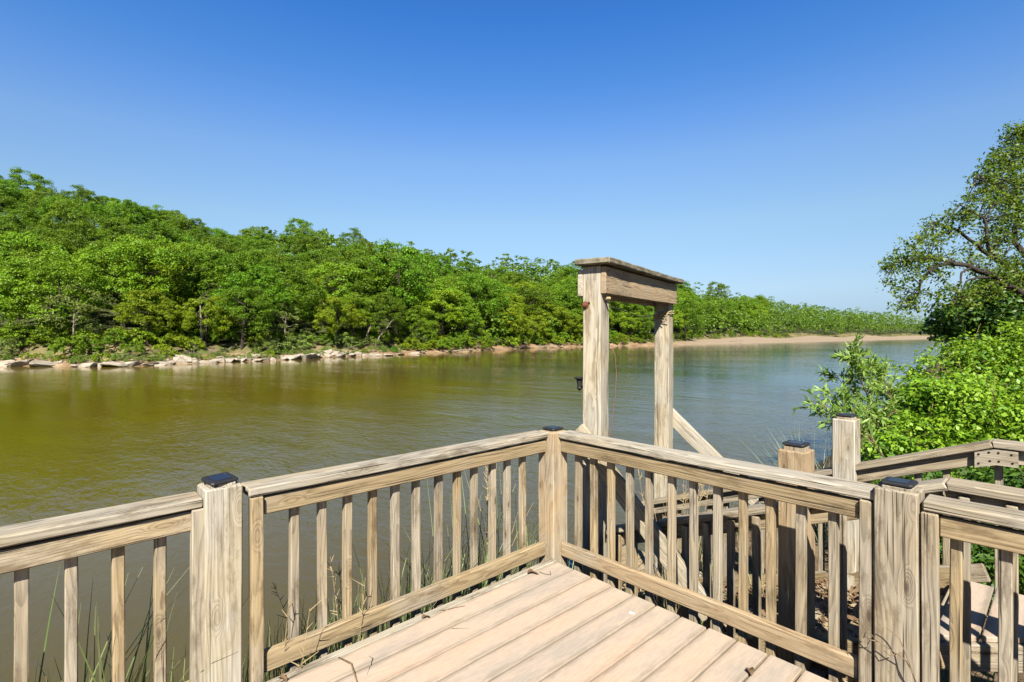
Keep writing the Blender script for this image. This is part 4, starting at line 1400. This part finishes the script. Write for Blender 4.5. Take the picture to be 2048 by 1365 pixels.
for (px, py, d, rp, nt_) in BL:
    R_ = rp / F * d
    c_ = at(px, py, d)
    for i in range(int(nt_ * (.62 if px < 1960 else 1.1))):
        q_ = Vector((rr.gauss(0, 1), rr.gauss(0, 1), rr.gauss(0, 1))).normalized() * R_ * rr.random() ** .4
        e = c_ + Vector((q_.x, q_.y, q_.z * .85))
        b_ = min((s_ for s_ in rr.sample(skel, min(110, len(skel)))), key=lambda s_: (s_ - e).length)
        m_ = b_.lerp(e, .55) + Vector((0, 0, .07 * (e - b_).length))
        L = (e - b_).length
        add_tube(Vt, Ft, [b_, m_, e], [.011 if L > .5 else .007, .006, .0028], 4)
        k_ = rr.randint(14, 24)
        for j in range(k_):
            t = rr.uniform(.55, 1.05)
            o_ = m_.lerp(e, min(1, t)) + Vector((rr.gauss(0, .07), rr.gauss(0, .07), rr.gauss(0, .055)))
            Cs.append(tuple(o_)); Ns.append((rr.gauss(0, .6), rr.gauss(0, .6), .6 + rr.gauss(0, .5))); Ss.append(rr.uniform(.045, .09))
V = leaf_geo(np.random.RandomState(5), np.array(Cs), np.array(Ns), np.array(Ss), .5, .1)
o = bpy.data.objects.new('crown', np_mesh('crown', V - np.array(tuple(tbase)), quads(len(V) // 4), L_TREE)); COL.objects.link(o); o.parent = tree
mesh_obj('trunk', Vt, Ft, M_BARK, tree, None, True)

# ---------------------------------------------------------------- reeds and grass by the deck
def blade_geo(rr, base, length, lean, width, V, Fc, seg=6):
    d = Vector((lean[0], lean[1], 0))
    side = Vector((-lean[1], lean[0], 0))
    if side.length < 1e-4: side = Vector((1, 0, 0))
    side.normalize()
    a_ = rr.uniform(0, 6.28)
    side = (side + Vector((math.cos(a_), math.sin(a_), 0)) * .7).normalized()
    b0 = len(V)
    for i in range(seg + 1):
        t = i / seg
        p = base + Vector((0, 0, 1)) * length * (t - .28 * d.length * t * t) + d * length * t * t
        w = width * (1 - t ** 1.6) + .0006
        V.append(p - side * w); V.append(p + side * w)
    for i in range(seg):
        Fc.append((b0 + 2 * i, b0 + 2 * i + 1, b0 + 2 * i + 3, b0 + 2 * i + 2))


def tuft(name, centre, n, length, spread, lean, label, mat, cat='grass tuft', group=None, w=.006, seed=1, heads=0):
    rr = random.Random(seed)
    V, Fc = [], []
    for i in range(n):
        a_ = rr.uniform(0, 6.28); q_ = spread * rr.random() ** .6
        b_ = Vector((math.cos(a_) * q_, math.sin(a_) * q_, 0))
        ln = rr.uniform(*length)
        l_ = (rr.gauss(lean[0], lean[2]), rr.gauss(lean[1], lean[2]))
        blade_geo(rr, b_, ln, l_, w * rr.uniform(.6, 1.2), V, Fc)
    if heads:
        for i in range(heads):
            a_ = rr.uniform(0, 6.28); b_ = Vector((math.cos(a_), math.sin(a_), 0)) * spread * rr.random()
            tp_ = b_ + Vector((rr.gauss(lean[0], .12), rr.gauss(lean[1], .12), 1)) * length[1]
            add_tube(V, Fc, [b_, b_.lerp(tp_, .6), tp_], [.0028, .002, .0012], 4)
            for k in range(12):
                f = rr.uniform(.6, 1.0); p = b_.lerp(tp_, f)
                add_tube(V, Fc, [p, p + Vector((rr.gauss(0, .03), rr.gauss(0, .03), rr.uniform(.01, .06)))], [.003, .001], 4)
    me = bpy.data.meshes.new(name); me.from_pydata([tuple(p) for p in V], [], Fc); me.materials.append(mat)
    o = bpy.data.objects.new(name, me); COL.objects.link(o); o.location = centre
    return tag(o, label, cat, group)


def gz(x, y): return Vector((x, y, hz(x, y) - .05))


GT = 'reed tufts along the river edge of the deck'
k = 0
for (x, y, n, ln, lab) in [(-.42, -2.52, 42, (1.0, 1.55), 'tall reed tuft behind the left railing, just left of the tan post'), (-.35, -2.72, 14, (.9, 1.5), 'thin reed tuft with one high blade in the leftmost bays of the left railing'),
                           (-.4, -1.0, 34, (1.0, 1.45), 'reed tuft behind the middle of the river side railing'), (-.5, -.72, 26, (1.0, 1.4), 'reed tuft right of the middle balusters of the river side railing'),
                           (-.55, -.32, 46, (1.05, 1.7), 'dense reed tuft behind the last balusters before the corner post'), (-.5, -.02, 40, (1.0, 1.75), 'dense tall reed tuft directly behind the corner post'),
                           (-.3, .45, 34, (.9, 1.3), 'reed tuft at the foot of the near post of the timber frame')]:
    k += 1
    tuft('reed_tuft', gz(x, y), n, ln, .22, (.05, .10, .22), lab, L_GRASS, group=GT, w=.0075, seed=k)
for (x, y, n, ln, lab) in [(-.32, -1.42, 16, (.9, 1.25), 'brown dry weed with bushy seed heads behind the river side railing'), (-.28, -1.80, 5, (.95, 1.22), 'few thin dry stalks beside the tan post'),
                           (-.5, -.15, 14, (1.2, 1.75), 'straw coloured seed stalks left of the corner post'), (.42, .95, 34, (.9, 1.5), 'pale dry weeds behind the long brace'), (.55, .75, 26, (.5, .85), 'tangled dry grass under the long brace at the foot of the stairs'),
                           (-.38, -2.60, 10, (.7, 1.1), 'curly dry brown weed low behind the left railing')]:
    k += 1
    tuft('dry_weed', gz(x, y), n, ln, .14, (0, .02, .16), lab, M_DUSK, 'dry weed', None, .0035, seed=k, heads=max(2, n // 4))
for (px, py, d, n, lab) in [(1660, 985, 6.2, 100, 'pale blue green grass fountain left of the farther split post'), (1625, 1010, 6.6, 45, 'pale grass clump behind the nearer stair post')]:
    k += 1
    p = at(px, py, d); p.z = -1.05
    tuft('grass_fountain', p, n, (1.0, 1.6), .25, (-.12, -.06, .30), lab, L_BLUEG, group=None, w=.0075, seed=k)
# fringe of green blades in the gap along the deck edge: nobody could count it
rr = random.Random(5)
V, Fc = [], []
for i in range(1500):
    y = rr.uniform(-4.3, .1); x = rr.uniform(-.75, -.17)
    b_ = Vector((x, y, hz(x, y)))
    blade_geo(rr, b_, (-.08 + rr.gauss(0, .06)) - b_.z + (.22 if rr.random() < .05 else 0), (rr.gauss(.02, .1), rr.gauss(.03, .14)), rr.uniform(.004, .008), V, Fc, 5)
me = bpy.data.meshes.new('grass'); me.from_pydata([tuple(p) for p in V], [], Fc); me.materials.append(L_GRASS)
o = bpy.data.objects.new('grass', me); COL.objects.link(o)
tag(o, 'green grass growing up against the river edge of the deck', 'grass', None, 'stuff')
V, Fc = [], []
for i in range(500):
    y = rr.uniform(.7, 3.2); x = rr.uniform(-1.5, 2.2)
    b_ = Vector((x, y, hz(x, y)))
    blade_geo(rr, b_, rr.uniform(.25, .75), (rr.gauss(.0, .3), rr.gauss(.0, .3)), rr.uniform(.003, .006), V, Fc, 5)
me = bpy.data.meshes.new('grass'); me.from_pydata([tuple(p) for p in V], [], Fc); me.materials.append(L_GRASS)
o = bpy.data.objects.new('grass', me); COL.objects.link(o)
tag(o, 'sparse grass growing around and under the timber steps', 'grass', None, 'stuff')
# brown leaf litter on steps and landing
V, Fc = [], []


def step_z(x):
    for i, xs_ in enumerate((1.56, 1.13, .70, .27)):
        if x > xs_: return -.165 * (i + 1)
    return -.83


for i in range(2600):
    if rr.random() < .75: x = rr.uniform(-.8, 1.7)
    else: x = rr.gauss(.6, .35)
    y = rr.uniform(.66, 1.78) if rr.random() < .8 else rr.gauss(1.55, .15)
    if not (.66 < y < 1.78 and -.9 < x < 1.85): continue
    z = step_z(x) + .004 + abs(rr.gauss(0, .03)) * (1 if y > 1.35 else .35)
    s = rr.uniform(.016, .04)
    a_ = rr.uniform(0, 6.28); tl = rr.gauss(0, .5)
    ex = Vector((math.cos(a_), math.sin(a_), tl * .6)) * s; ey = Vector((-math.sin(a_), math.cos(a_), rr.gauss(0, .4))) * s * .4
    b0 = len(V); c_ = Vector((x, y, z))
    V += [c_ - ex, c_ + ey, c_ + ex, c_ - ey]; Fc.append((b0, b0 + 1, b0 + 2, b0 + 3))
o = mesh_obj('leaf_litter', V, Fc, M_DEADLEAF)
tag(o, 'brown dead leaves drifted over the timber steps and lower landing', 'leaf litter', None, 'stuff')

# labels shared by several plants or rocks: tell them apart by their order along the far bank
ORD = ['leftmost', 'second from left', 'third from left', 'fourth from left', 'fifth from left', 'sixth from left', 'seventh from left', 'eighth from left', 'ninth from left', 'tenth from left',
       'eleventh from left', 'twelfth from left', 'thirteenth from left', 'fourteenth from left', 'fifteenth from left', 'sixteenth from left', 'seventeenth from left', 'eighteenth from left']
sets = {}
for o in scene.objects:
    if o.parent is None and o.get('category') in ('tree', 'shrub', 'boulder') and 'group' in o:
        sets.setdefault(o['label'], []).append(o)
for lab, os_ in sets.items():
    if len(os_) < 2 or len(os_) > len(ORD) + 1: continue
    os_.sort(key=lambda o: pix(*o.location)[0])
    for i, o in enumerate(os_):
        o['label'] = ('rightmost' if i == len(os_) - 1 else ORD[i]) + ' ' + lab

# ---------------------------------------------------------------- light, sky, camera
sunv = Vector((.68, -.645, .90)).normalized()
sd = bpy.data.lights.new('sun', 'SUN'); sd.energy = 5.0; sd.angle = math.radians(.53); sd.color = (1.0, .95, .86)
so = bpy.data.objects.new('sun', sd); COL.objects.link(so)
so.rotation_euler = sunv.to_track_quat('Z', 'Y').to_euler(); so.location = (20, -16, 30)
world = bpy.data.worlds.new('World'); scene.world = world
world.use_nodes = True
nt = world.node_tree; nt.nodes.clear()
wo = nt.nodes.new('ShaderNodeOutputWorld'); bg = nt.nodes.new('ShaderNodeBackground'); sky = nt.nodes.new('ShaderNodeTexSky')
sky.sky_type = 'NISHITA'; sky.sun_disc = False
sky.sun_elevation = math.asin(sunv.z)
sky.sun_rotation = math.atan2(sunv.x, sunv.y)
sky.air_density = 1.0; sky.dust_density = 0; sky.ozone_density = 6
bg.inputs[1].default_value = .0515
g = G(nt)
tcw = g.n('TexCoord'); sw = g.n('SeparateXYZ'); g.l(tcw.outputs['Generated'], sw.inputs[0])
tint = g.ramp(g.math('ABSOLUTE', sw.outputs[2]), [(.0, (.34, .40, .54)), (.035, (.37, .42, .545)), (.081, (.62, .585, .598)), (.2, (.897, .846, .738)), (.309, (.90, .94, .94)), (.37, (.70, .89, 1.04)), (.432, (.50, .83, 1.08)), (.516, (.34, .75, 1.13)), (.62, (.28, .64, 1.0)), (.8, (.26, .52, .78)), (1, (.24, .46, .68))])
skc = g.mix(1.0, sky.outputs[0], tint, 'MULTIPLY')
nt.links.new(skc, bg.inputs[0]); nt.links.new(bg.outputs[0], wo.inputs[0])

cd = bpy.data.cameras.new('camera'); cam = bpy.data.objects.new('camera', cd); COL.objects.link(cam)
cd.sensor_width = 36; cd.lens = F / 2048 * 36
cam.location = CAM; cam.rotation_euler = (math.pi / 2, 0, YAW)
cd.shift_y = -(682.5 - HY) / 2048
cd.clip_start = .05; cd.clip_end = 6000
scene.camera = cam
scene.view_settings.view_transform = 'Standard'; scene.view_settings.look = 'None'
scene.view_settings.exposure = 1.86; scene.view_settings.gamma = 1
scene.cycles.max_bounces = 6; scene.cycles.transparent_max_bounces = 8
scene.cycles.use_denoising = True
